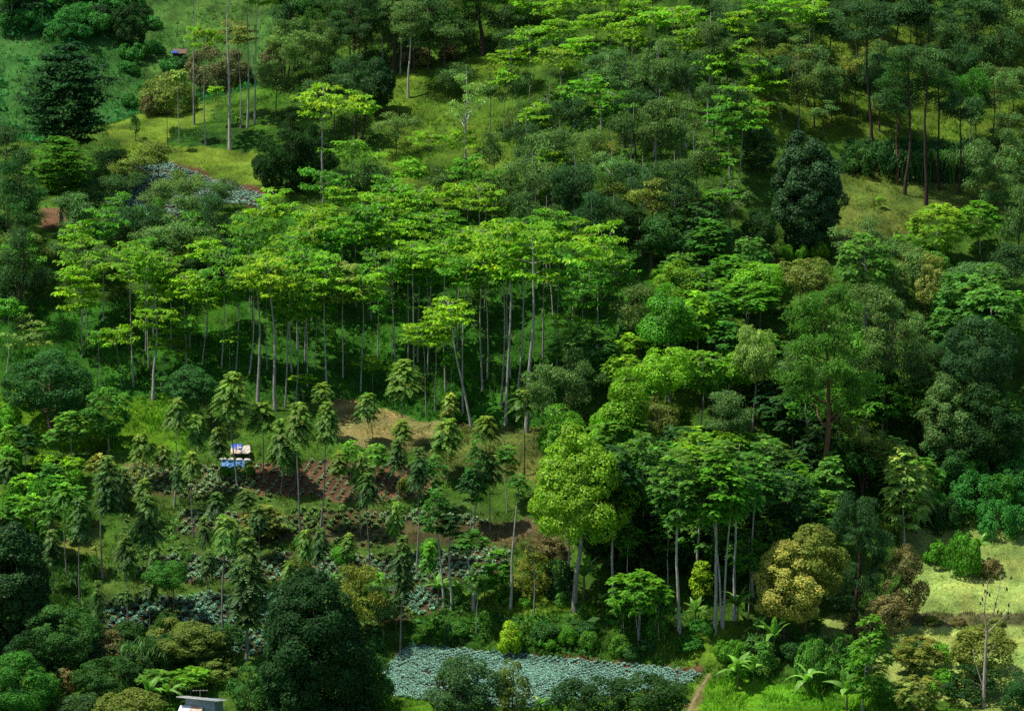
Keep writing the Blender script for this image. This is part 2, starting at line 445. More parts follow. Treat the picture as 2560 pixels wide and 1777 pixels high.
def leafcols(n, rng, spread=0.28, yellow=0.18, old=0.0):
    b = np.exp(rng.normal(0, spread, n))[:, None]
    c = np.ones((n, 3)) * b
    y = np.clip(rng.normal(0, yellow, n), -.4, .6)
    c[:, 0] *= 1 + y; c[:, 2] *= 1 - .4 * y
    if old > 0:
        k = rng.random(n) < old
        c[k] *= np.array([1.9, .85, .7])
    return c

def fronds(P, D, Lf, rng, nodes=6, droop=0.45, lw=0.32, ll=0.10):
    """pinnate leaves: arched midribs with paired leaflets"""
    n = len(P); D = unit(D)
    up = np.array([0, 0, 1.0])
    S = np.cross(D, up); bad = np.linalg.norm(S, axis=1) < .15
    S[bad] = np.array([1., 0, 0]); S = unit(S)
    roll = rng.normal(0, .35, n)[:, None]
    out = []
    for k in range(nodes):
        t = (k + .8) / nodes
        pos = P + D * Lf[:, None] * t - up * (droop * Lf * t * t)[:, None]
        tan = unit(D * Lf[:, None] - up * (2 * droop * Lf * t)[:, None])
        prof = (math.sin(math.pi * min(1, .18 + .82 * t) ** .9) * .8 + .28)
        for s in (-1, 1):
            Nrm = unit(np.cross(S, tan) + S * roll * s)
            dr = unit(S * s + tan * .75 - up * .22 + rng.normal(0, .12, (n, 3)))
            out.append(leafquads(pos, dr, Nrm, lw * prof * Lf, ll * Lf * (.8 + .5 * prof)))
    V = np.concatenate([o.reshape(n, -1, 4, 3) for o in out], 1)   # n, leaflets, 4, 3
    return V

# ------------------------------------------------------------------ crown makers: mesh with its foot at z = 0, plus anchor points for limbs
PROF = {
 'dome': [.35, .75, .97, 1, .93, .72, .28],
 'egg':  [.45, .82, 1, .98, .84, .58, .2],
 'cone': [.7, 1, .93, .76, .55, .33, .1],
 'bush': [.85, 1, 1, .95, .85, .62, .25],
 'umb':  [.12, .32, .62, .88, 1, .86, .4],
 'col':  [.6, .95, 1, .95, .9, .7, .3],
}
def prof(name, t):
    return np.interp(t, np.linspace(0, 1, 7), PROF[name])

def shellpts(n, shape, W, H, rng, lob=0.16, inner=0.25):
    t = rng.random(n * 3); r = prof(shape, t)
    keep = rng.random(n * 3) < r; t = t[keep][:n]; r = r[keep][:n]; n = len(t)
    az = rng.random(n) * 2 * np.pi
    ph = rng.random(4) * 6.28
    lobe = 1 + lob * (np.sin(2 * az + ph[0] + 3 * t) + .7 * np.sin(3 * az + ph[1] - 5 * t) + .5 * np.sin(5 * az + ph[2] + 8 * t)) / 1.4
    f = np.where(rng.random(n) < inner, rng.uniform(.35, .8, n), rng.uniform(.86, 1.0, n))
    rr = r * lobe * f * W / 2
    P = np.stack([rr * np.cos(az), rr * np.sin(az), t * H], 1)
    O = unit(np.stack([np.cos(az) * .9, np.sin(az) * .9, (t - .38) * 1.7], 1))
    return P, O

def crown_dense(seed, W, H, shape='egg', lumps=60, per=90, leaf=.28, lumpr=.9, mat=None, wl=.55, old=0.0, spread=.22, lob=.16):
    """closed crown of rounded lumps, each a shell of leaves facing outward"""
    rng = np.random.default_rng(seed)
    C, O = shellpts(lumps, shape, W - lumpr * 1.5, H - lumpr * 1.3, rng, lob, .08)
    C[:, 2] += lumpr * .6
    n = len(C)
    lr = lumpr * np.exp(rng.normal(0, .25, n))
    P = []; D = []; Nn = []; cb = []
    for i in range(n):
        m = int(per * (lr[i] / lumpr) ** 2)
        d = unit(rng.normal(0, 1, (m, 3)) + O[i] * .9 + np.array([0, 0, .35]))
        rad = lr[i] * rng.uniform(.72, 1.04, m)[:, None]
        P.append(C[i] + d * rad * np.array([1, 1, .85]))
        Nn.append(unit(d + rng.normal(0, .33, (m, 3)) + np.array([0, 0, .25])))
        D.append(unit(rng.normal(0, 1, (m, 3)) + d * .35 - np.array([0, 0, .4])))
        cb.append(np.full(m, math.exp(rng.normal(0, .12))))
    P = np.concatenate(P); D = np.concatenate(D); Nn = np.concatenate(Nn); cb = np.concatenate(cb)
    D = unit(D - Nn * np.sum(D * Nn, 1, keepdims=True) * .75)
    k = len(P); Lr = leaf * rng.uniform(.7, 1.3, k)
    V = leafquads(P - D * (Lr * .5)[:, None], D, Nn, Lr, Lr * wl)
    col = leafcols(k, rng, spread, .12, old) * cb[:, None]
    me = mkmesh('crown', V, quads_idx(k), col=np.repeat(col, 4, 0), mat=mat or M_FINE)
    return dict(me=me, W=W, H=H, anch=C[rng.permutation(n)[:9]] * np.array([.75, .75, .9]), low=.15)

def crown_layer(seed, W, H, tiers=4, leaf=.50, mat=None, nb=6, tw=11, cl=7, shape=None):
    """level boughs, each a flat spray of big drooping leaves, with gaps of shade between the sprays"""
    rng = np.random.default_rng(seed); P = []; D = []; cb = []; anch = []
    for ti in range(tiers):
        t = (ti + .6) / tiers
        r = (W / 2) * (prof(shape, t) if shape else np.interp(t, [0, .35, .7, 1], [.70, 1, .92, .5])) * rng.uniform(.85, 1.08)
        z = H * (.06 + .86 * t)
        n = max(4, int(nb * (.65 + .5 * r / (W / 2)) + rng.integers(-1, 2)))
        a0 = rng.random() * 6.28
        for b in range(n):
            az = a0 + b / n * 6.28 + rng.normal(0, .25); L = r * rng.uniform(.5, 1.08)
            rise = rng.uniform(.0, .20) * L * (1.15 - t * .6); zz = z + rng.normal(0, .16 * H / tiers)
            dirh = np.array([math.cos(az), math.sin(az), 0]); sd = np.array([-math.sin(az), math.cos(az), 0])
            anch.append(dirh * L * .72 + np.array([0, 0, zz + rise * .6]))
            bb = math.exp(rng.normal(0, .14)); yb = max(0, rng.normal(.02, .13))
            m0 = max(4, int(tw * (.45 + .65 * L / 3.4)))
            for k in range(m0):
                s = .28 + .72 * (k + rng.random()) / m0
                base = dirh * L * s + np.array([0, 0, zz + rise * math.sin(s * 1.8)])
                off = rng.uniform(-1, 1) * (.22 + .30 * L * math.sin(min(1, s * 1.05) * math.pi * .82))
                c = base + sd * off + np.array([0, 0, -abs(off) * .10 + rng.normal(0, .05)])
                m = cl + rng.integers(-2, 2)
                la = rng.random() * 6.28 + np.arange(m) / m * 6.28 + rng.normal(0, .25, m)
                d = np.stack([np.cos(la), np.sin(la), -rng.uniform(.1, .95, m)], 1) + dirh * .45
                P.append(np.repeat(c[None], m, 0) + rng.normal(0, .06, (m, 3))); D.append(d)
                cb.append(np.repeat(np.array([[bb * (1 + yb), bb * (1 + .25 * yb), bb * (1 - .5 * yb)]]), m, 0))
    P = np.concatenate(P); D = unit(np.concatenate(D)); cb = np.concatenate(cb)
    k = len(P); Lr = leaf * rng.uniform(.6, 1.2, k)
    up = np.array([0, 0, 1.0]); Nn = unit(up + D * .2 + rng.normal(0, .2, (k, 3)))
    V = leafquads(P, D, Nn, Lr, Lr * .46, .06)
    col = leafcols(k, rng, .17, .13, .004) * cb
    me = mkmesh('crown', V, quads_idx(k), col=np.repeat(col, 4, 0), mat=mat or M_LEAF)
    an = np.array(anch)[rng.permutation(len(anch))[:14]]
    return dict(me=me, W=W, H=H, anch=an, low=.02, flat=True)

def crown_euc(seed, W, H, limbs=9, per=110, leaf=.25, shape='dome', cr=.64, sub=4):
    """open crown: limb ends carry billows of fine hanging leaves with gaps between"""
    rng = np.random.default_rng(seed)
    T, O = shellpts(limbs, shape, W - cr * 2.2, H - cr * 1.8, rng, .22, .2); T[:, 2] += cr * .5
    P = []; D = []; Nn = []; cb = []
    for i in range(len(T)):
        bi = math.exp(rng.normal(0, .12))
        for j in range(sub + rng.integers(-1, 2)):
            c = T[i] + unit(rng.normal(0, 1, 3)) * cr * rng.uniform(.5, 1.5) * np.array([1, 1, .6])
            r = cr * math.exp(rng.normal(0, .22)); m = int(per * (r / cr) ** 2)
            d = unit(rng.normal(0, 1, (m, 3)) + np.array([0, 0, .7]))
            P.append(c + d * (r * rng.uniform(.45, 1.1, m))[:, None] * np.array([1.15, 1.15, .72]))
            Nn.append(unit(d + rng.normal(0, .45, (m, 3)) + np.array([0, 0, .25])))
            D.append(unit(d * .5 + rng.normal(0, .6, (m, 3)) - np.array([0, 0, .75])))
            cb.append(np.full(m, bi * math.exp(rng.normal(0, .13))))
    P = np.concatenate(P); D = np.concatenate(D); Nn = np.concatenate(Nn); cb = np.concatenate(cb); k = len(P)
    Lr = leaf * rng.uniform(.7, 1.35, k)
    V = leafquads(P - D * (Lr * .3)[:, None], D, Nn, Lr, Lr * .36)
    col = leafcols(k, rng, .24, .12, .008) * cb[:, None]
    me = mkmesh('crown', V, quads_idx(k), col=np.repeat(col, 4, 0), mat=M_FINE)
    return dict(me=me, W=W, H=H, anch=T[rng.permutation(len(T))[:14]] * np.array([.97, .97, .98]), low=.0, euc=True)

def crown_fern(seed, W, H, pads=42, per=11, fl=.85, shape='dome', top_tint=0.5):
    """level pads of feathery compound leaves"""
    rng = np.random.default_rng(seed)
    C, O = shellpts(pads, shape, W - fl * 1.1, H - fl * .5, rng, .18, .3); n = len(C)
    P = []; D = []; cb = []
    for i in range(n):
        m = per + rng.integers(-2, 3); la = rng.random() * 6.28 + np.arange(m) / m * 6.28 + rng.normal(0, .2, m)
        el = rng.uniform(.05, .75, m)
        d = np.stack([np.cos(la), np.sin(la), el], 1) + O[i] * .45
        P.append(np.repeat(C[i][None], m, 0) + rng.normal(0, .06, (m, 3))); D.append(d)
        b = math.exp(rng.normal(0, .16)); y = top_tint * max(0, (C[i, 2] / H - .45)) * rng.uniform(.3, 1.6)  # upper pads turn yellower and brighter
        cb.append(np.repeat(np.array([[b * (1 + 1.6 * y), b * (1 + .7 * y), b]]), m, 0))
    P = np.concatenate(P); D = np.concatenate(D); cb = np.concatenate(cb); k = len(P)
    V = fronds(P, D, fl * rng.uniform(.7, 1.2, k), rng, 6, .5, .34, .15)
    nl = V.shape[1]
    col = np.repeat(cb * leafcols(k, rng, .18, .12, .0), nl, 0) * np.exp(rng.normal(0, .12, (k * nl, 1)))
    me = mkmesh('crown', V.reshape(-1, 3), quads_idx(k * nl), col=np.repeat(col, 4, 0), mat=M_LEAF)
    return dict(me=me, W=W, H=H, anch=C[rng.permutation(n)[:10]] * np.array([.9, .9, .97]), low=.05)

def crown_young(seed, W, H, ros=8, per=14, top_tint=.6):
    """slim pole tree: drooping compound leaves in tufts up the stem, young leaves at the tip"""
    rng = np.random.default_rng(seed); P = []; D = []; Lf = []; cb = []
    for i in range(ros):
        t = (i + .5) / ros; z = H * (.12 + .8 * t); off = (1 - t) * W * .16 * rng.uniform(.2, 1.4)
        oa = rng.random() * 6.28; c = np.array([math.cos(oa) * off, math.sin(oa) * off, z])
        m = per + rng.integers(-2, 3); la = rng.random() * 6.28 + np.arange(m) / m * 6.28 + rng.normal(0, .2, m)
        top = i >= ros - 2
        el = rng.uniform(.35, 1.6, m) if top else rng.uniform(-.15, .75, m)
        P.append(np.repeat(c[None], m, 0) + rng.normal(0, .05, (m, 3))); D.append(np.stack([np.cos(la), np.sin(la), el], 1))
        L0 = (W * .5) * np.interp(t, [0, .3, .75, 1], [.75, 1.08, .95, .6]); Lf.append(L0 * rng.uniform(.8, 1.2, m))
        f = top_tint * max(0, (t - .55) / .45) ** 1.3
        cb.append(np.repeat(np.array([[1 + 1.55 * f, 1 + .9 * f, 1 + .1 * f]]), m, 0))
    P = np.concatenate(P); D = np.concatenate(D); Lf = np.concatenate(Lf); cb = np.concatenate(cb); k = len(P)
    V = fronds(P, D, Lf, rng, 9, .62, .28, .11); nl = V.shape[1]
    col = np.repeat(cb * leafcols(k, rng, .2, .12), nl, 0) * np.exp(rng.normal(0, .12, (k * nl, 1)))
    me = mkmesh('crown', V.reshape(-1, 3), quads_idx(k * nl), col=np.repeat(col, 4, 0), mat=M_LEAF)
    return dict(me=me, W=W, H=H, anch=np.zeros((0, 3)), low=.0, pole=True)

LIB = {}
LIB['L'] = [crown_layer(100 + i, W, H, t) for i, (W, H, t) in enumerate([
    (8.5, 3.6, 3), (8.0, 4.8, 4), (6.5, 3.2, 3), (6.0, 4.6, 4), (5.0, 2.4, 2),
    (4.2, 3.2, 3), (3.6, 1.5, 2), (9.0, 5.4, 4), (5.5, 1.9, 2), (2.4, 1.6, 2), (7.2, 4.0, 3), (6.8, 5.6, 4), (8.0, 2.8, 2), (5.2, 3.6, 3)])]
LIB['M'] = [crown_layer(150 + i, W, H, t, nb=17, tw=15, leaf=.44, shape='egg') for i, (W, H, t) in enumerate([(10.5, 11.5, 9), (7, 7, 6)])]
LIB['E'] = [crown_euc(200 + i, W, H, c, shape=s) for i, (W, H, c, s) in enumerate([
    (5.5, 5.0, 13, 'dome'), (6.5, 6.0, 16, 'umb'), (4.0, 4.5, 8, 'egg'), (4.5, 7.0, 13, 'egg'), (8.0, 7.0, 32, 'dome'), (5.0, 3.2, 9, 'umb'), (6.0, 9.0, 20, 'egg'), (3.0, 3.0, 5, 'dome'), (9.5, 11.0, 58, 'egg'), (5.2, 6.0, 12, 'egg')])]
LIB['F'] = [crown_euc(240 + i, W, H, c, 60, shape=s, cr=.5, sub=3) for i, (W, H, c, s) in enumerate([(5.0, 7.5, 13, 'egg'), (3.6, 5.5, 9, 'dome')])]
LIB['D'] = [crown_dense(300 + i, W, H, s, int(l * 1.5), int(p * .78), leaf=lf * .9, lumpr=lr * .8, mat=m_, lob=.2) for i, (W, H, s, l, p, lf, lr, m_) in enumerate([
    (3.0, 3.2, 'egg', 20, 120, .21, .6, None), (4.6, 4.6, 'dome', 34, 140, .25, .8, None), (5.0, 6.5, 'egg', 48, 140, .25, .85, None), (7.0, 6.5, 'dome', 62, 160, .28, 1.0, None),
    (8.0, 9.0, 'egg', 92, 160, .28, 1.05, None), (10.5, 12.0, 'cone', 150, 170, .29, 1.1, None), (6.2, 9.0, 'egg', 74, 160, .27, .95, None), (1.6, 1.6, 'dome', 10, 70, .17, .4, None)])]
LIB['K'] = [crown_dense(390, 9.0, 13.0, 'bush', 270, 185, leaf=.28, lumpr=.95, lob=.07)]
LIB['G'] = [crown_dense(340 + i, W, H, s, l, 130, leaf=.31, lumpr=.8, mat=M_GLOSS, wl=.45, lob=.08) for i, (W, H, s, l) in enumerate([(7.0, 11.5, 'egg', 230), (5.0, 6.0, 'egg', 70), (7.0, 6.0, 'dome', 62)])]
LIB['V'] = [crown_dense(360 + i, W, H, s, int(l * 2.2), 105, leaf=.25, lumpr=.78, wl=.6, lob=.10 if i == 0 else .2, mat=M_LEAF) for i, (W, H, s, l) in enumerate([(9.0, 9.5, 'cone', 100), (5.5, 5.5, 'dome', 30), (4.5, 7.0, 'cone', 34), (6.5, 8.0, 'egg', 48)])]
LIB['C'] = [crown_dense(380 + i, W, H, 'cone', l, 95, leaf=.19, lumpr=.5, spread=.28) for i, (W, H, l) in enumerate([(4.0, 5.3, 66), (2.2, 3.5, 30), (3.4, 5.6, 60)])]
LIB['S'] = [crown_dense(400 + i, W, H, 'bush', l, 105, leaf=lf, lumpr=lr) for i, (W, H, l, lf, lr) in enumerate([
    (3.0, 2.0, 24, .22, .55), (4.5, 2.6, 38, .25, .7), (2.0, 1.3, 14, .19, .42), (6.5, 4.0, 62, .27, .85), (3.2, 3.2, 30, .23, .6)])]
LIB['P'] = [crown_fern(500 + i, W, H, pd, per=9, shape=s, fl=fl) for i, (W, H, pd, s, fl) in enumerate([
    (5.0, 3.4, 85, 'dome', .68), (4.0, 4.0, 75, 'egg', .64), (6.5, 4.5, 135, 'dome', .72), (3.2, 1.9, 36, 'umb', .6), (4.5, 6.5, 115, 'egg', .68), (2.6, 2.6, 34, 'dome', .58), (2.2, 4.2, 42, 'col', .6)])]
LIB['Y'] = [crown_young(600 + i, W, H, r_ + 2, p + 3) for i, (W, H, r_, p) in enumerate([
    (2.7, 3.6, 8, 13), (2.5, 2.6, 6, 13), (2.8, 5.2, 11, 12), (3.3, 4.6, 9, 14), (2.2, 3.2, 8, 11), (2.9, 8.5, 16, 13), (2.6, 3.8, 6, 12), (2.9, 3.2, 7, 15), (2.4, 4.4, 8, 9), (3.0, 2.8, 5, 11)])]

# ------------------------------------------------------------------ trunks with their limbs
def trunk_mesh(h, hc, rad, proto, sx, sz, rz, rng, bx=0.0, by=0.0, crook=.12, limbs=8, kind='E', stems=1):
    """h: trunk length up into the crown; hc: height of the crown's foot; crown centre offset (bx, by)"""
    paths = []
    n = 9
    for s_ in range(stems):
        t = np.linspace(0, 1, n)
        ph = rng.random(2) * 6.28
        w = crook * rad * 6 * np.sin(t * math.pi)
        ox = oy = 0.0
        if stems > 1:
            an = s_ / stems * 6.28 + rng.random(); ox, oy = math.cos(an) * h * .10, math.sin(an) * h * .10
        P = np.stack([bx * t + ox * t + w * np.sin(1.5 * t * math.pi + ph[0]) + rng.normal(0, rad * .15, n) * (t > 0),
                      by * t + oy * t + w * np.cos(1.3 * t * math.pi + ph[1]), h * t], 1)
        lean_ = rng.normal(0, .012 * h, 2); P[:, 0] += lean_[0] * np.sin(t * math.pi); P[:, 1] += lean_[1] * np.sin(t * math.pi)
        P[0, 2] = -0.25
        rr = rad * (1 - .78 * t) * (1 if stems == 1 else .75)
        rr[0] *= 1.35
        paths.append((P, rr))
    main = paths[0][0]
    A = proto['anch']
    if len(A):
        c, s = math.cos(rz), math.sin(rz)
        A = np.stack([(A[:, 0] * c - A[:, 1] * s) * sx + bx, (A[:, 0] * s + A[:, 1] * c) * sx + by, A[:, 2] * sz + hc], 1)
        for k in range(min(limbs, len(A))):
            e = A[k]; dist = math.hypot(e[0] - bx, e[1] - by)
            drop = dist * (.15 if proto.get('flat') else .75)
            st = paths[k % stems][0]
            z0 = min(max(e[2] - drop - .1, hc * (.82 if kind == 'E' else .93)), h * .96)
            b = np.array([np.interp(z0, st[:, 2], st[:, 0]), np.interp(z0, st[:, 2], st[:, 1]), z0])
            tt = np.linspace(0, 1, 5)[:, None]
            L = b + (e - b) * tt; L[:, 2] += (np.sin(tt[:, 0] * math.pi) * dist * (-.06 if not proto.get('flat') else .05))
            L[1:4] += rng.normal(0, .05 * dist, (3, 3)) * np.array([1, 1, .5])
            r0 = rad * (1 - .75 * z0 / h) * .6
            paths.append((L, np.linspace(max(r0, .022), max(r0 * .3, .012), 5)))
    V, Q = tubes(paths, 6)
    return mkmesh('trunk', V, Q, mat=M_BARK, smooth=True)

TINT = {  # linear base colours, words
 'lime': ((.185, .365, .02), 'lime green'), 'yel': ((.26, .39, .025), 'bright yellow-green'), 'grn': ((.10, .275, .022), 'fresh green'),
 'mid': ((.085, .215, .03), 'mid green'), 'drk': ((.04, .115, .028), 'dark green'), 'blk': ((.024, .066, .017), 'very dark green'),
 'blu': ((.032, .085, .034), 'dark blue-green'), 'gry': ((.12, .205, .065), 'grey-green'), 'olv': ((.18, .215, .045), 'olive green'),
 'org': ((.31, .33, .07), 'orange-tinged'), 'brn': ((.15, .14, .05), 'brownish'), 'pal': ((.26, .36, .09), 'pale green'),
 'tip': ((.13, .24, .05), 'yellow-tipped'), 'dkt': ((.075, .15, .042), 'dusky green'), 'emr': ((.06, .20, .026), 'emerald green'),
 'frn': ((.095, .24, .04), 'fern green'), 'gdk': ((.055, .12, .042), 'dull grey-green'), 'far': ((.05, .20, .04), 'bluish green'),  # 'far': haze put into the far hill's leaf colour; meadow bushes are blue-green
}
BARKC = {'pale': (.36, .35, .31), 'grey': (.22, .21, .18), 'dark': (.065, .045, .035), 'brown': (.12, .08, .055), 'red': (.16, .085, .05)}
KINDS = {  # name, category, phrase, foliage part name
 'L': ('large_leaved_tree', 'tree', 'tiered large-leaved tree', 'pale'), 'M': ('large_leaved_tree', 'tree', 'broad large-leaved tree', 'grey'),
 'E': ('eucalyptus_tree', 'tree', 'billowing eucalyptus', 'brown'), 'F': ('eucalyptus_tree', 'tree', 'sparse see-through eucalyptus', 'grey'),
 'D': ('evergreen_tree', 'tree', 'dense round-crowned tree', 'brown'), 'G': ('evergreen_tree', 'tree', 'dense glossy-leaved tree', 'brown'),
 'V': ('billowy_tree', 'tree', 'billowy lumpy-crowned tree', 'grey'), 'C': ('conical_tree', 'tree', 'dense cone-shaped tree', 'brown'),
 'K': ('evergreen_tree', 'tree', 'dense broad dome-shaped tree', 'brown'),
 'S': ('shrub', 'shrub', 'bushy shrub', 'brown'), 'P': ('feathery_tree', 'tree', 'feathery-leaved tree', 'pale'), 'Y': ('pole_tree', 'tree', 'slim pole tree', 'grey'),
}

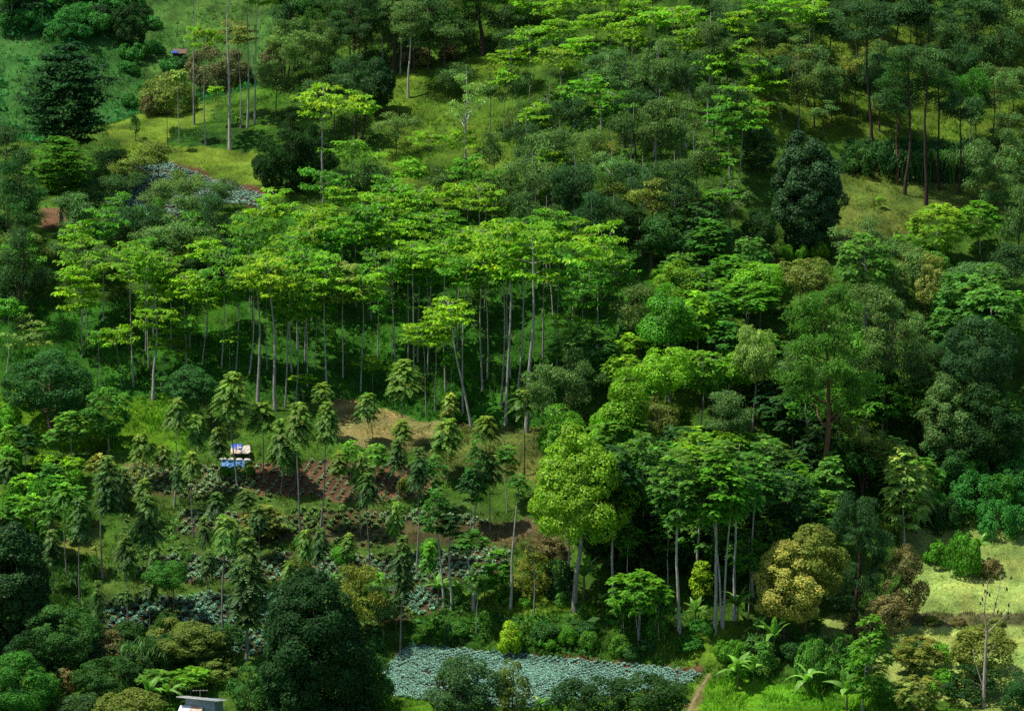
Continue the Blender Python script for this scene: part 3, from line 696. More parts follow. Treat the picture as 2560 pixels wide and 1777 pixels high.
# ------------------------------------------------------------------ survey of the trees, plus near-black ones added as shade: kind, crown x, foot row, top row, crown-foot row, crown width, colour [bark=] [b=foot x] [n=stems] [r=trunk radius]
TREES = """
# far hillside beyond the knoll
S 40 60 20 60 80 far
S 130 85 50 85 70 far
S 205 70 25 70 80 far
S 300 130 92 130 60 far
S 380 160 128 160 50 far
S 330 205 178 205 40 far
S 300 240 205 240 45 far
S 410 155 122 152 40 drk
S 150 40 5 40 90 far
S 240 30 -5 30 80 far
S 70 20 -20 20 90 blu
S 340 60 35 60 50 far
S 350 115 92 115 40 far
S 290 160 138 160 45 far
S 20 40 5 40 60 blu
D 297 112 8 105 72 blk
E 25 60 -50 15 80 drk bark=pale
S 370 235 200 235 40 emr
# knoll
D 305 316 252 302 28 drk
L 437 280 -70 -10 90 lime b=436
L 462 326 58 115 90 lime
L 516 335 -60 0 120 lime r=.2
L 540 287 48 108 120 olv
L 555 286 -70 -5 90 lime
L 590 280 -60 25 100 lime b=571
L 403 319 152 190 40 pal
L 486 287 192 212 32 lime
L 378 346 205 240 22 olv bark=dark
D 492 216 98 214 118 brn
S 375 254 166 254 110 olv
S 345 256 205 256 60 brn
C 612 192 90 190 62 brn
S 545 200 150 200 50 drk
# left edge, upper
M 150 415 80 350 262 blk
M 138 527 298 455 190 grn r=.26
E 12 535 268 460 110 gdk
E 55 600 330 480 90 drk
E 22 640 430 570 110 drk
E 190 520 380 480 100 gdk
E 300 440 318 400 120 olv bark=dark
E 240 425 330 390 80 gry
E 352 425 310 360 70 olv bark=dark
E 390 640 465 560 130 gry
E 310 600 430 540 110 gdk
E 480 600 410 520 90 gdk
E 430 560 380 480 90 gry
E 340 560 445 530 80 mid
E 420 470 380 440 80 gry bark=dark
E 500 480 400 450 66 gry bark=dark
E 275 470 370 440 90 gdk
E 365 505 400 470 86 gry bark=dark
E 230 610 470 570 90 gdk
E 500 655 505 600 80 gdk
# pine-dark trees beside the knoll
E 650 432 250 425 135 blk v=4
G 610 425 320 420 80 blk
D 690 425 300 420 120 blk
G 850 262 140 240 70 blk
# upper middle eucalypts
E 640 200 60 160 100 gry
E 700 215 45 165 130 gry
E 735 195 110 180 80 gdk
E 780 240 120 200 90 gdk
E 800 172 -50 100 140 gdk bark=red n=2
E 858 150 -40 90 100 gry bark=pale
E 886 165 -30 85 100 gry bark=dark r=.35
E 917 220 -20 80 90 gry bark=pale
E 899 166 10 90 60 gry bark=pale
E 960 160 -40 90 110 gdk
E 1000 130 -10 95 90 drk
E 660 110 -60 50 110 drk
E 735 120 -50 60 110 drk
E 1084 125 -80 20 150 mid bark=dark r=.32
E 1040 125 40 110 60 gry
S 930 145 105 145 80 brn
C 1010 137 90 136 48 brn
S 945 148 118 148 60 olv
E 1020 222 143 200 85 gry
F 1053 470 145 300 90 pal bark=pale r=.2 b=1048
E 890 350 236 310 90 gry n=3
E 700 330 175 250 70 gdk
E 750 300 160 240 80 gdk
E 620 260 130 220 80 gry
# lime trees of the upper left wood
L 725 515 190 275 180 yel r=.2
L 805 335 200 265 100 lime bark=dark n=2 r=.3
L 790 480 315 355 130 lime
L 715 560 375 445 170 grn
L 880 590 410 455 130 lime
L 700 640 470 540 160 lime
L 590 650 455 530 130 lime
L 640 690 520 600 150 lime
L 700 720 500 560 120 yel
L 850 640 430 500 150 lime
L 930 640 470 540 130 grn
L 800 690 490 560 140 lime
L 960 480 296 330 100 lime
L 1040 470 290 330 90 lime
L 1090 545 375 445 90 emr
L 1000 620 470 520 120 grn
L 870 560 390 450 110 grn
L 770 590 415 470 110 lime
L 560 700 530 600 110 grn
# main stand of pale-trunked trees
L 190 766 533 640 190 lime b=198
L 185 800 600 710 120 lime
L 300 868 540 640 130 lime
L 345 760 560 680 110 grn
L 343 897 650 760 150 lime r=.19
L 385 780 570 670 90 lime
L 440 780 600 690 120 grn b=426
L 460 817 630 700 110 lime b=454
L 500 827 560 660 150 grn b=497
L 516 830 742 765 85 lime
L 560 837 560 640 120 lime
L 579 905 565 660 150 lime r=.19
L 610 922 568 670 150 yel b=618 r=.2
L 645 915 600 720 110 grn b=640
L 664 906 640 730 90 grn
L 690 868 610 700 120 lime
L 733 857 560 660 130 lime
L 770 850 580 690 130 pal
L 810 879 610 680 120 lime
L 849 805 560 640 120 grn
L 890 830 560 640 120 lime
L 960 850 580 650 120 grn
L 930 870 540 610 140 lime
L 1000 878 530 620 120 lime
L 1040 930 570 650 120 grn
L 1084 876 500 620 150 lime
L 1126 911 520 630 130 grn
L 1135 954 490 630 190 lime r=.18
L 1185 970 500 648 230 lime b=1182 r=.26
L 1163 874 480 580 130 grn
L 1219 807 490 600 130 lime
L 1285 720 485 600 130 lime
L 1340 790 490 610 160 lime
L 1250 830 560 650 120 grn
L 1390 760 570 650 110 grn
L 1310 830 600 700 110 grn
L 1010 958 668 735 150 yel b=1059 r=.15
L 940 933 725 780 130 lime b=957
L 977 923 690 770 100 lime
L 836 877 798 828 80 yel
L 1280 850 705 745 150 lime b=1202
L 75 837 707 790 130 pal b=100
L 20 838 660 720 70 grn b=15
L 225 868 735 785 60 grn
L 265 869 732 775 110 lime b=273
L 380 880 750 800 110 lime b=360
L 680 900 838 860 55 lime
L 708 830 640 720 80 grn
L 1094 850 560 660 80 grn
L 1147 852 560 650 80 grn
L 1014 932 780 830 45 grn
L 880 800 660 720 100 grn
L 530 830 600 680 90 grn
L 415 880 700 760 70 grn
L 600 830 620 690 70 grn
# dark left edge, middle
E 50 745 495 700 115 gdk r=.22
E 10 720 540 690 90 drk
D 108 972 785 925 170 drk b=115 r=.3
D 130 905 800 890 110 drk
P 245 1012 864 970 100 emr
D 440 962 820 905 100 drk b=486 bark=dark
P 160 1040 920 985 75 frn
P 58 1060 950 1030 52 drk
P 120 1035 962 1000 44 frn
P 20 1090 998 1060 55 grn
P 100 1075 1018 1055 58 lime
P 162 1090 1024 1065 62 lime
P 228 1120 1015 1080 56 olv
P 75 1240 1105 1185 60 grn
P 40 1215 1110 1180 70 grn
P 110 1260 1110 1190 60 mid
P 60 1120 1060 1100 60 lime
P 130 1150 1065 1110 60 grn
S 20 970 905 970 60 grn
# young pole trees on the plots
Y 533 1092 830 945 78 tip
Y 398 1136 896 970 62 tip b=391
Y 442 1110 928 1003 50 tip
Y 593 1080 901 970 70 tip
Y 630 1112 935 1056 62 tip
Y 674 1192 898 1000 62 tip
Y 729 1205 898 1005 56 tip b=718
Y 726 985 857 905 46 tip
Y 492 1078 955 1033 48 dkt
Y 322 1095 972 1036 55 tip
Y 433 1206 1012 1070 44 tip
Y 907 1000 803 897 74 tip
Y 828 992 878 945 54 tip b=838
S 503 1068 1046 1068 26 grn
S 528 1070 1051 1070 24 frn
S 556 1066 1047 1066 28 mid
Y 1013 952 881 930 40 pal
Y 1170 1068 874 932 62 tip b=1177 bark=dark
Y 1092 1030 932 985 54 tip
Y 906 1062 938 996 50 tip
Y 1003 1082 935 1016 72 tip
Y 895 1125 979 1063 46 dkt
Y 935 1286 996 1120 50 dkt
Y 246 1300 1015 1168 62 dkt b=231
Y 192 1362 1108 1226 52 dkt b=179
Y 150 1292 1081 1140 54 grn
Y 340 1282 1104 1233 58 dkt
Y 287 1392 1195 1283 50 dkt
Y 121 1332 1182 1276 50 dkt
Y 490 1232 1104 1158 46 dkt
Y 505 1474 1155 1250 54 tip r=.14
Y 552 1206 1097 1140 46 dkt b=535
Y 562 1482 1192 1430 84 dkt b=553 r=.16
Y 684 1312 1185 1260 42 tip
Y 336 1410 1300 1350 42 dkt
Y 281 1410 1320 1360 40 dkt
Y 220 1440 1293 1420 34 dkt
Y 810 1203 1010 1110 48 tip
Y 830 1268 1060 1130 46 dkt
Y 760 1130 1010 1070 44 tip
Y 902 1462 1192 1365 52 dkt b=898
Y 1100 1190 1020 1090 50 dkt
Y 585 1260 1130 1200 46 dkt
Y 720 1330 1180 1260 40 dkt
Y 20 1330 1180 1280 50 dkt
Y 470 1350 1230 1300 40 dkt
P 592 1212 1131 1200 96 olv b=633
P 787 1075 985 1057 54 grn
P 842 1080 992 1057 58 frn
P 1070 1197 967 1120 54 emr b=1062
P 1138 1150 997 1062 56 emr
P 985 1150 1017 1085 54 emr
P 980 1365 1095 1195 66 emr b=996 r=.14
P 1057 1200 1055 1125 56 drk
P 1155 1368 1060 1110 46 emr b=1145 r=.15
P 1052 1372 1186 1238 96 emr b=1062 r=.2
P 1015 1368 1130 1200 50 drk b=1014 r=.14
P 1115 1345 1230 1320 62 grn
P 1069 1420 1260 1330 40 mid
D 418 1312 1234 1268 30 emr b=432
D 467 1330 1234 1272 34 emr
V 375 1402 1256 1322 80 emr b=395 bark=dark n=2
D 437 1500 1395 1478 112 olv
# lower left shrubs and dark trees
G 22 1462 1165 1450 170 blk
D 136 1495 1357 1490 158 drk
D 35 1612 1460 1600 160 emr
D 250 1480 1412 1475 72 brn
D 240 1560 1472 1556 130 drk
S 150 1545 1500 1545 54 brn
S 285 1612 1550 1606 150 olv
S 180 1608 1555 1606 110 gdk
K 705 1612 1272 1606 224 blk r=.2
E 806 1450 1225 1390 110 olv
E 850 1440 1300 1400 70 gry
D 800 1600 1440 1590 110 drk
D 650 1605 1450 1596 120 drk
D 560 1600 1490 1590 90 drk
S 840 1580 1500 1578 70 drk
P 350 1560 1502 1538 82 mid
P 428 1558 1498 1536 92 grn
D 60 1560 1420 1540 90 blk
S 230 1440 1400 1440 46 gdk
S 110 1420 1350 1420 80 gdk
S 830 1460 1400 1460 70 drk
# conical clove-like trees and bushes under the tall grove
C 1194 1347 1222 1342 90 olv
C 1144 1477 1388 1470 48 yel
S 1255 1338 1245 1338 60 blk
S 1240 1252 1195 1250 60 brn
C 1575 1350 1252 1345 54 yel
F 1190 1380 1180 1240 40 olv b=1199 bark=grey
P 1430 1452 1280 1375 125 grn n=3 b=1435
P 1400 1430 1330 1390 50 frn
P 1480 1440 1330 1400 60 frn
# bright yellow tree and grove on the right
V 1306 1374 952 1204 214 yel v=0 b=1290 r=.3 bark=grey
P 1278 1342 1010 1120 90 mid
P 1378 1350 990 1150 110 drk r=.16
P 1442 1292 965 1130 130 mid r=.17
P 1460 1285 1020 1160 110 emr r=.16
P 1525 1420 1000 1170 120 mid r=.19
P 1604 1422 1010 1170 130 grn r=.2
P 1622 1410 980 1140 120 mid n=2 r=.18
P 1648 1393 1020 1160 110 emr r=.18
P 1560 1330 965 1080 130 lime
P 1690 1340 1010 1130 120 mid
P 1500 1320 1150 1230 80 frn
P 1410 1330 1170 1240 70 frn
P 1715 1310 1150 1230 110 frn
P 1770 1290 1050 1160 130 drk
P 1680 1390 1200 1280 90 grn
D 1345 1262 1060 1255 120 blk
D 1430 1262 1080 1255 120 blk
D 1510 1270 1090 1262 120 blk
D 1590 1270 1090 1262 120 blk
D 1665 1275 1100 1268 120 blk
D 1740 1275 1110 1268 120 blk
D 1390 1290 1180 1285 90 blk
D 1480 1295 1190 1290 90 blk
D 1570 1300 1190 1296 90 blk
D 1640 1310 1190 1305 90 drk
# mid-right billowy crowns
V 1268 1060 900 1030 110 grn
V 1400 1100 820 965 85 lime
E 1265 985 776 945 165 gry v=4
P 1310 900 730 820 145 mid
P 1415 880 745 800 60 lime
E 1435 800 607 730 110 gry
V 1505 900 632 770 95 grn
P 1560 870 650 760 80 lime
P 1400 960 790 860 90 lime
V 1470 1040 890 980 90 olv
V 1385 1060 900 1010 100 lime
V 1500 1010 775 880 110 lime
P 1570 980 775 875 100 lime
E 1625 1090 850 970 115 gry
V 1690 970 728 860 80 pal
P 1440 1090 955 1060 120 mid
P 1550 1080 955 1050 100 lime
P 1620 1110 955 1060 110 lime
P 1470 960 820 900 90 grn
P 1640 900 800 880 90 olv
# feathery trees on the right slope
P 1567 740 597 655 78 mid
P 1680 720 584 632 90 grn
P 1680 790 628 700 150 grn
P 1608 840 655 735 90 emr
P 1630 890 719 795 92 emr
Y 1736 700 592 648 32 drk
V 1800 740 580 665 110 olv
P 1530 700 560 640 90 mid
P 1590 640 490 570 100 emr
P 1560 600 440 520 110 drk
P 1500 690 590 650 70 grn
D 1700 590 470 560 80 blk
# big eucalypts, right
E 1862 1148 640 935 225 mid bark=red r=.36 b=1857
E 1937 965 620 840 150 gry bark=grey r=.28
E 1990 960 640 850 150 gry
E 1937 655 490 625 150 gry n=2
E 1780 1010 780 920 120 gry
D 1810 1062 868 940 110 emr b=1817 bark=pale r=.24
E 1935 1115 935 1060 140 olv n=3
E 1920 1395 1098 1370 150 gdk bark=dark r=.25
E 2050 960 760 900 110 gry
E 2030 880 690 830 100 gry
P 2030 1218 990 1180 98 pal
Y 2060 1200 1040 1180 60 pal
D 2124 1065 845 1040 118 gry
D 2192 1048 710 870 155 blu r=.22
D 2215 1100 860 1040 130 blk
P 2158 800 612 720 150 frn
P 2115 850 690 770 80 frn
P 2220 880 640 740 120 frn
P 2270 850 655 750 90 grn
P 2275 1020 880 1010 80 emr
D 2075 770 590 680 60 org
D 2060 700 560 640 90 olv
E 2200 680 570 640 120 gry
E 2270 660 540 630 90 gdk
P 2100 590 455 555 130 lime
P 2200 570 450 530 100 grn
E 2240 500 285 450 160 gry
E 2285 605 400 560 70 gry
S 2080 640 560 630 100 frn
P 2030 620 520 580 70 grn
D 2230 850 780 850 80 drk
# orange and brown trees
D 1815 1428 1178 1345 135 olv b=1805 v=6
D 1765 1438 1215 1395 138 org b=1760 v=6
D 2020 1405 1224 1385 86 brn v=2
D 1998 1440 1335 1425 100 brn n=2
P 1952 1602 1370 1560 95 grn b=1935
P 2060 1520 1420 1500 110 olv
P 2060 1612 1508 1590 100 olv
D 2208 1530 1405 1512 145 olv
D 2170 1572 1490 1570 130 blk
D 2290 1605 1500 1600 80 drk
# right meadow edge
S 2190 1150 1060 1150 120 far
S 2270 1130 1040 1130 110 far
S 2120 1190 1110 1190 80 drk
S 2240 1200 1120 1200 90 far
S 2290 1200 1130 1200 60 far
S 2162 1292 1190 1290 76 grn
S 2228 1290 1258 1290 48 brn
S 2100 1270 1210 1270 55 grn
S 1825 1530 1430 1530 82 frn
S 1880 1540 1470 1540 80 mid
S 1700 1500 1430 1500 80 frn
S 1640 1480 1430 1480 60 grn
S 1780 1480 1440 1480 50 drk
S 1930 1440 1390 1440 60 brn
S 2090 1402 1384 1402 34 olv
S 2150 1404 1386 1404 30 brn
S 2235 1406 1388 1406 36 olv
# foreground bushes
D 1045 1622 1470 1615 135 gdk r=.12
D 1020 1618 1468 1580 70 brn
D 1152 1600 1470 1590 72 olv
D 1330 1622 1520 1615 135 blk
D 1450 1620 1514 1612 150 blk
S 1250 1330 1280 1330 40 drk
# lime trees, top middle
L 1150 290 105 155 110 lime
L 1190 250 55 115 130 lime
L 1235 290 105 150 110 yel
L 1260 210 40 100 120 lime
L 1335 200 28 75 110 lime
L 1395 220 45 95 120 yel
L 1300 260 80 130 110 lime
L 1460 190 20 70 110 lime
L 1510 170 10 60 100 lime
L 1315 380 168 240 125 grn
L 1370 400 200 270 100 grn
L 1420 150 0 40 110 lime
L 1650 290 88 170 130 lime
L 1600 300 110 180 100 lime
L 1725 275 150 215 100 lime b=1758
L 1660 412 188 300 190 grn
L 1620 430 230 330 120 grn
L 1770 180 -20 60 120 lime
L 1700 150 -10 50 110 grn
L 1830 170 0 60 90 lime
L 1765 170 60 105 70 grn
L 1600 520 330 400 110 grn
L 1610 590 420 460 110 grn
L 1240 500 330 380 70 lime
L 1650 200 20 80 110 yel
L 1550 250 60 120 100 lime
L 1200 420 230 290 90 lime
L 1470 560 380 440 80 grn
L 1130 320 150 200 80 lime
L 1370 120 -60 20 110 lime
L 1280 130 -60 20 110 lime
# grey eucalypt wood
E 1160 250 150 220 80 gry
E 1230 350 200 290 90 gry
E 1180 400 250 340 90 gdk
E 1290 340 190 290 100 gdk
E 1260 420 260 360 100 gry
E 1330 430 270 370 100 gry
E 1200 490 330 430 110 gry
E 1290 500 340 440 110 gdk
E 1370 480 320 420 110 gry
E 1150 480 360 440 80 gry
E 1420 400 220 320 120 gdk
E 1480 420 190 330 120 gry
E 1530 400 200 320 110 gry
E 1440 520 340 450 110 gdk
E 1510 540 330 450 120 gdk
E 1565 480 280 390 100 gry
E 1470 300 80 190 120 gry
E 1400 280 90 190 100 gry
E 1350 240 100 180 100 gry
E 1540 280 90 200 110 gdk
E 1590 230 20 130 110 gry
E 1640 350 190 290 80 gdk
E 1440 250 150 220 90 gry
E 1320 600 420 500 80 gdk
E 1230 590 430 510 90 gdk
E 1380 570 420 500 90 gdk
F 1465 615 370 480 100 olv b=1463 bark=brown r=.2
D 1500 610 470 570 100 drk
D 1430 610 480 570 90 blk
D 1575 615 500 590 90 drk
E 1180 570 420 500 90 gdk
E 1110 420 290 380 80 gry
E 1100 250 170 230 60 gry
E 1150 160 60 120 80 gdk
E 1630 130 -20 70 90 gdk
# upper right eucalypts
E 1845 130 18 85 100 gry
E 1945 326 -20 95 100 gdk bark=dark b=1957
E 2013 410 150 255 85 gdk bark=red
E 2030 437 95 240 95 drk bark=dark
E 2082 460 80 180 90 gdk bark=dark b=2079
E 2109 427 140 230 80 drk bark=dark
E 2151 437 205 275 85 gdk bark=dark
E 2176 407 155 235 70 emr bark=grey r=.1
E 2230 340 140 255 90 gry bark=dark
E 2165 165 -30 110 140 gdk bark=red
E 2010 120 -40 70 110 gdk
E 2085 130 -50 60 110 drk
E 2250 130 -20 80 90 gry
E 2240 160 90 140 60 gry
E 1905 100 -40 60 90 gdk
F 1793 292 112 240 70 olv
F 1846 318 200 280 75 gry bark=dark
E 1880 250 130 200 80 gry
E 2275 260 130 220 70 gry
E 1950 215 110 180 60 gry
E 2190 330 200 290 60 gry
E 2260 400 230 330 70 gry
G 1813 560 294 552 150 blu r=.3 v=0
D 1705 388 286 380 70 blu
S 1972 395 315 392 90 drk
S 1925 392 325 390 60 drk
S 1765 580 545 580 30 grn
S 1800 582 548 582 28 grn
S 1842 585 540 583 36 lime
P 1833 575 522 550 42 pal
P 1975 470 440 462 22 lime
"""
EXTRA = []
def parse(txt):
    out = []; sec = ''
    for ln in txt.strip().splitlines():
        ln = ln.strip()
        if not ln: continue
        if ln[0] == '#': sec = ln[1:].strip(); continue
        f = ln.split(); kw = dict(a.split('=') for a in f[7:])
        out.append(dict(k=f[0], x=float(f[1]), base=float(f[2]), top=float(f[3]), bot=float(f[4]), w=float(f[5]), tint=f[6], sec=sec, **kw))
    return out
TR = parse(TREES)  # near-black D trees added behind right grove and at right edge as shade
# trees that fill the stands between the surveyed ones: foot polygon, number, [(kind, colour) ...], height, width, crown share, spacing
FILL = [
 ([(1130,250),(1650,250),(1660,570),(1130,570)], 16, ['E gry', 'E gdk', 'F gry', 'E gry', 'F olv'], (140, 200), (60, 90), .5, 36),
 ([(1490,640),(1730,640),(1740,960),(1480,960)], 12, ['P mid', 'P grn', 'V lime', 'P frn'], (110, 170), (80, 120), .6, 50),
 ([(1740,680),(2295,640),(2295,1060),(1740,1060)], 14, ['E gry', 'P frn', 'D drk', 'P grn', 'E gdk', 'P mid'], (120, 200), (90, 130), .65, 55),
 ([(1370,1090),(1860,1090),(1860,1330),(1370,1330)], 18, ['P mid', 'P drk', 'P emr', 'P grn'], (130, 210), (90, 130), .6, 45),
 ([(120,720),(1250,650),(1250,850),(120,840)], 20, ['L lime', 'L grn', 'L grn', 'L lime', 'L grn'], (200, 280), (95, 145), .3, 42),
 ([(560,590),(1110,560),(1110,700),(560,720)], 8, ['L lime', 'L grn', 'L lime', 'L yel'], (150, 220), (90, 140), .38, 45),
 ([(640,70),(1100,70),(1100,165),(640,190)], 20, ['E gdk', 'E gry', 'E drk'], (120, 190), (80, 110), .65, 36),
 ([(1100,30),(1720,30),(1720,220),(1100,230)], 20, ['L lime', 'E gry', 'L yel', 'L lime', 'E gdk'], (90, 150), (80, 120), .45, 42),
 ([(0,540),(520,540),(540,690),(0,700)], 14, ['E gdk', 'E gry', 'L grn', 'E gry'], (110, 170), (80, 110), .65, 45),
 ([(0,1400),(560,1400),(560,1610),(0,1610)], 16, ['S drk', 'D drk', 'S mid', 'S gdk', 'D olv'], (40, 90), (55, 95), .9, 36),
 ([(270,1060),(980,1060),(960,1440),(270,1440)], 22, ['Y tip', 'Y dkt', 'Y tip', 'Y grn'], (80, 150), (34, 46), .62, 40),
 ([(1720,60),(2290,60),(2290,300),(1720,300)], 30, ['E gry', 'F gry', 'E gdk', 'E gdk', 'F olv'], (110, 190), (65, 95), .55, 34),
 ([(2050,1060),(2299,1040),(2299,1190),(2070,1190)], 6, ['S far', 'S drk', 'S emr'], (60, 90), (80, 110), .95, 45),
 ([(1610,1440),(2180,1440),(2180,1600),(1640,1540)], 9, ['S frn', 'S grn', 'S mid'], (35, 70), (50, 80), .95, 40),
 ([(0,960),(260,960),(260,1290),(0,1290)], 12, ['P grn', 'P frn', 'S grn', 'P emr', 'Y dkt'], (50, 120), (45, 65), .65, 36),
 ([(0,-20),(330,-20),(290,85),(0,80)], 18, ['S far', 'S far', 'S far', 'S blu', 'S emr'], (30, 60), (45, 90), .95, 30),
 ([(940,1405),(1600,1415),(1580,1488),(1236,1465),(950,1442)], 16, ['S drk', 'S mid', 'S grn', 'S emr'], (20, 42), (34, 62), .95, 26),
 ([(1000,1340),(1480,1360),(1480,1390),(1000,1380)], 7, ['S grn', 'S frn', 'S emr'], (22, 40), (30, 46), .95, 30),
 ([(1690,880),(1960,900),(1950,1190),(1700,1190)], 14, ['P mid', 'E gry', 'P drk', 'P frn', 'D drk'], (110, 180), (90, 130), .68, 42),
 ([(1960,1050),(2290,1040),(2280,1110),(1980,1180)], 6, ['P drk', 'D drk', 'P mid'], (90, 140), (80, 120), .75, 45),
 ([(760,480),(1130,480),(1130,560),(760,560)], 8, ['L grn', 'L lime', 'E gry'], (110, 160), (80, 120), .45, 45),
 ([(560,1100),(1000,1100),(980,1300),(560,1300)], 5, ['S grn', 'S frn', 'S olv'], (22, 45), (30, 50), .95, 34),
]
for fi, (pg, cnt, kinds, hr, wr, cs, spc) in enumerate(FILL):
    rng = np.random.default_rng(4000 + fi); P = np.array(pg); placed = []
    old = [(float(t.get('b', t['x'])), t['base']) for t in TR]
    for tr_ in range(cnt * 40):
        if len(placed) >= cnt: break
        X = rng.uniform(P[:, 0].min(), P[:, 0].max()); Y = rng.uniform(P[:, 1].min(), P[:, 1].max())
        if not inpoly(np.array([X]), np.array([Y]), pg)[0]: continue
        if kinds[0][0] in 'YS' and fi > 8 and (abs(X - 535) < 58 and 1030 < Y < 1190 or 590 < X < 960 and 1105 < Y < 1215): continue
        if any(abs(X - a) ** 2 + (2.2 * (Y - b)) ** 2 < (spc * .8) ** 2 for a, b in old + placed): continue
        placed.append((X, Y)); kk, tt = kinds[rng.integers(0, len(kinds))].split(); hh = rng.uniform(*hr)
        sh_ = .97 if kk == 'S' else cs
        TR.append(dict(k=kk, x=X, base=Y, top=Y - hh, bot=Y - hh * (1 - sh_), w=rng.uniform(*wr), tint=tt, sec='fill'))

PLACES = [  # (polygon test on foot position) -> words
 (lambda X, Y: Y < 320 and X < 420 and (Y < 258 or X < 240), 'on the hillside behind the knoll'),
 (lambda X, Y: X < 640 and Y < 350, 'on the grassy knoll'),
 (lambda X, Y: X < 560 and Y < 660, 'around the upper cabbage patch'),
 (lambda X, Y: X < 760 and Y < 450, 'between the knoll and the wood'),
 (lambda X, Y: X < 1110 and Y < 360, 'along the top grass slope'),
 (lambda X, Y: X < 1110 and Y < 700, 'in the upper lime stand'),
 (lambda X, Y: X < 1700 and Y < 300, 'in the topmost wood'),
 (lambda X, Y: X < 1700 and Y < 640, 'in the grey eucalyptus wood'),
 (lambda X, Y: Y < 180, 'atop the right slope'),
 (lambda X, Y: Y < 600, 'on the upper right terraces'),
 (lambda X, Y: X < 420 and Y < 900, 'left of the pale-trunked stand'),
 (lambda X, Y: X < 760 and Y < 960, 'above the tarpaulin shelter'),
 (lambda X, Y: X < 1260 and Y < 975, 'behind the straw terrace'),
 (lambda X, Y: X < 1480 and Y < 900, 'right of the pale-trunked stand'),
 (lambda X, Y: X < 1250 and Y < 1070, 'on the straw terrace'),
 (lambda X, Y: X < 260 and Y < 1300, 'on the weedy left slope'),
 (lambda X, Y: X < 560 and Y < 1150, 'near the blue tarpaulin'),
 (lambda X, Y: X < 1250 and Y < 1215, 'among the red soil rows'),
 (lambda X, Y: X < 860 and Y < 1320, 'on the middle vegetable plots'),
 (lambda X, Y: X < 600 and Y < 1500, 'on the lowest vegetable plots'),
 (lambda X, Y: X < 600, 'around the metal-roofed hut'),
 (lambda X, Y: X < 870 and Y > 1400, 'beside the lower cabbage field'),
 (lambda X, Y: X < 1250 and Y < 1400, 'on the banana terrace'),
 (lambda X, Y: X < 1600 and Y > 1460, 'before the lower cabbage field'),
 (lambda X, Y: X < 1720 and Y > 1220, 'in the lower right grove'),
 (lambda X, Y: X < 1720 and Y < 900, 'on the feathery right slope'),
 (lambda X, Y: X < 1720, 'behind the lower right grove'),
 (lambda X, Y: Y > 1460, 'at the bottom right grass'),
 (lambda X, Y: X > 2030 and Y > 1110, 'beside the bright meadow'),
 (lambda X, Y: X > 1720 and Y > 1220, 'below the big red-trunked eucalyptus'),
 (lambda X, Y: Y > 900, 'around the big red-trunked eucalyptus'),
 (lambda X, Y: True, 'on the right-hand wooded slope'),
]
def place(X, Y):
    for f, wd in PLACES:
        if f(X, Y): return wd

ORD = ['', 'second', 'third', 'fourth', 'fifth', 'sixth', 'seventh', 'eighth', 'ninth', 'tenth', 'eleventh', 'twelfth', 'thirteenth', 'fourteenth', 'fifteenth', 'sixteenth', 'seventeenth', 'eighteenth', 'nineteenth', 'twentieth', 'twenty-first', 'twenty-second', 'twenty-third', 'twenty-fourth', 'twenty-fifth', 'twenty-sixth']

def number(items):
    """labels: items dict with 'stem' (words) and X; adds an ordinal where a stem repeats"""
    by = {}
    for it in items: by.setdefault(it['stem'], []).append(it)
    for st, v in by.items():
        v.sort(key=lambda i: i['X'])
        for n, it in enumerate(v):
            if len(v) == 1: it['label'] = st
            elif n == 0: it['label'] = st + ', leftmost'
            elif n == len(v) - 1: it['label'] = st + ', rightmost'
            else: it['label'] = st + ', ' + ORD[n] + ' from the left'

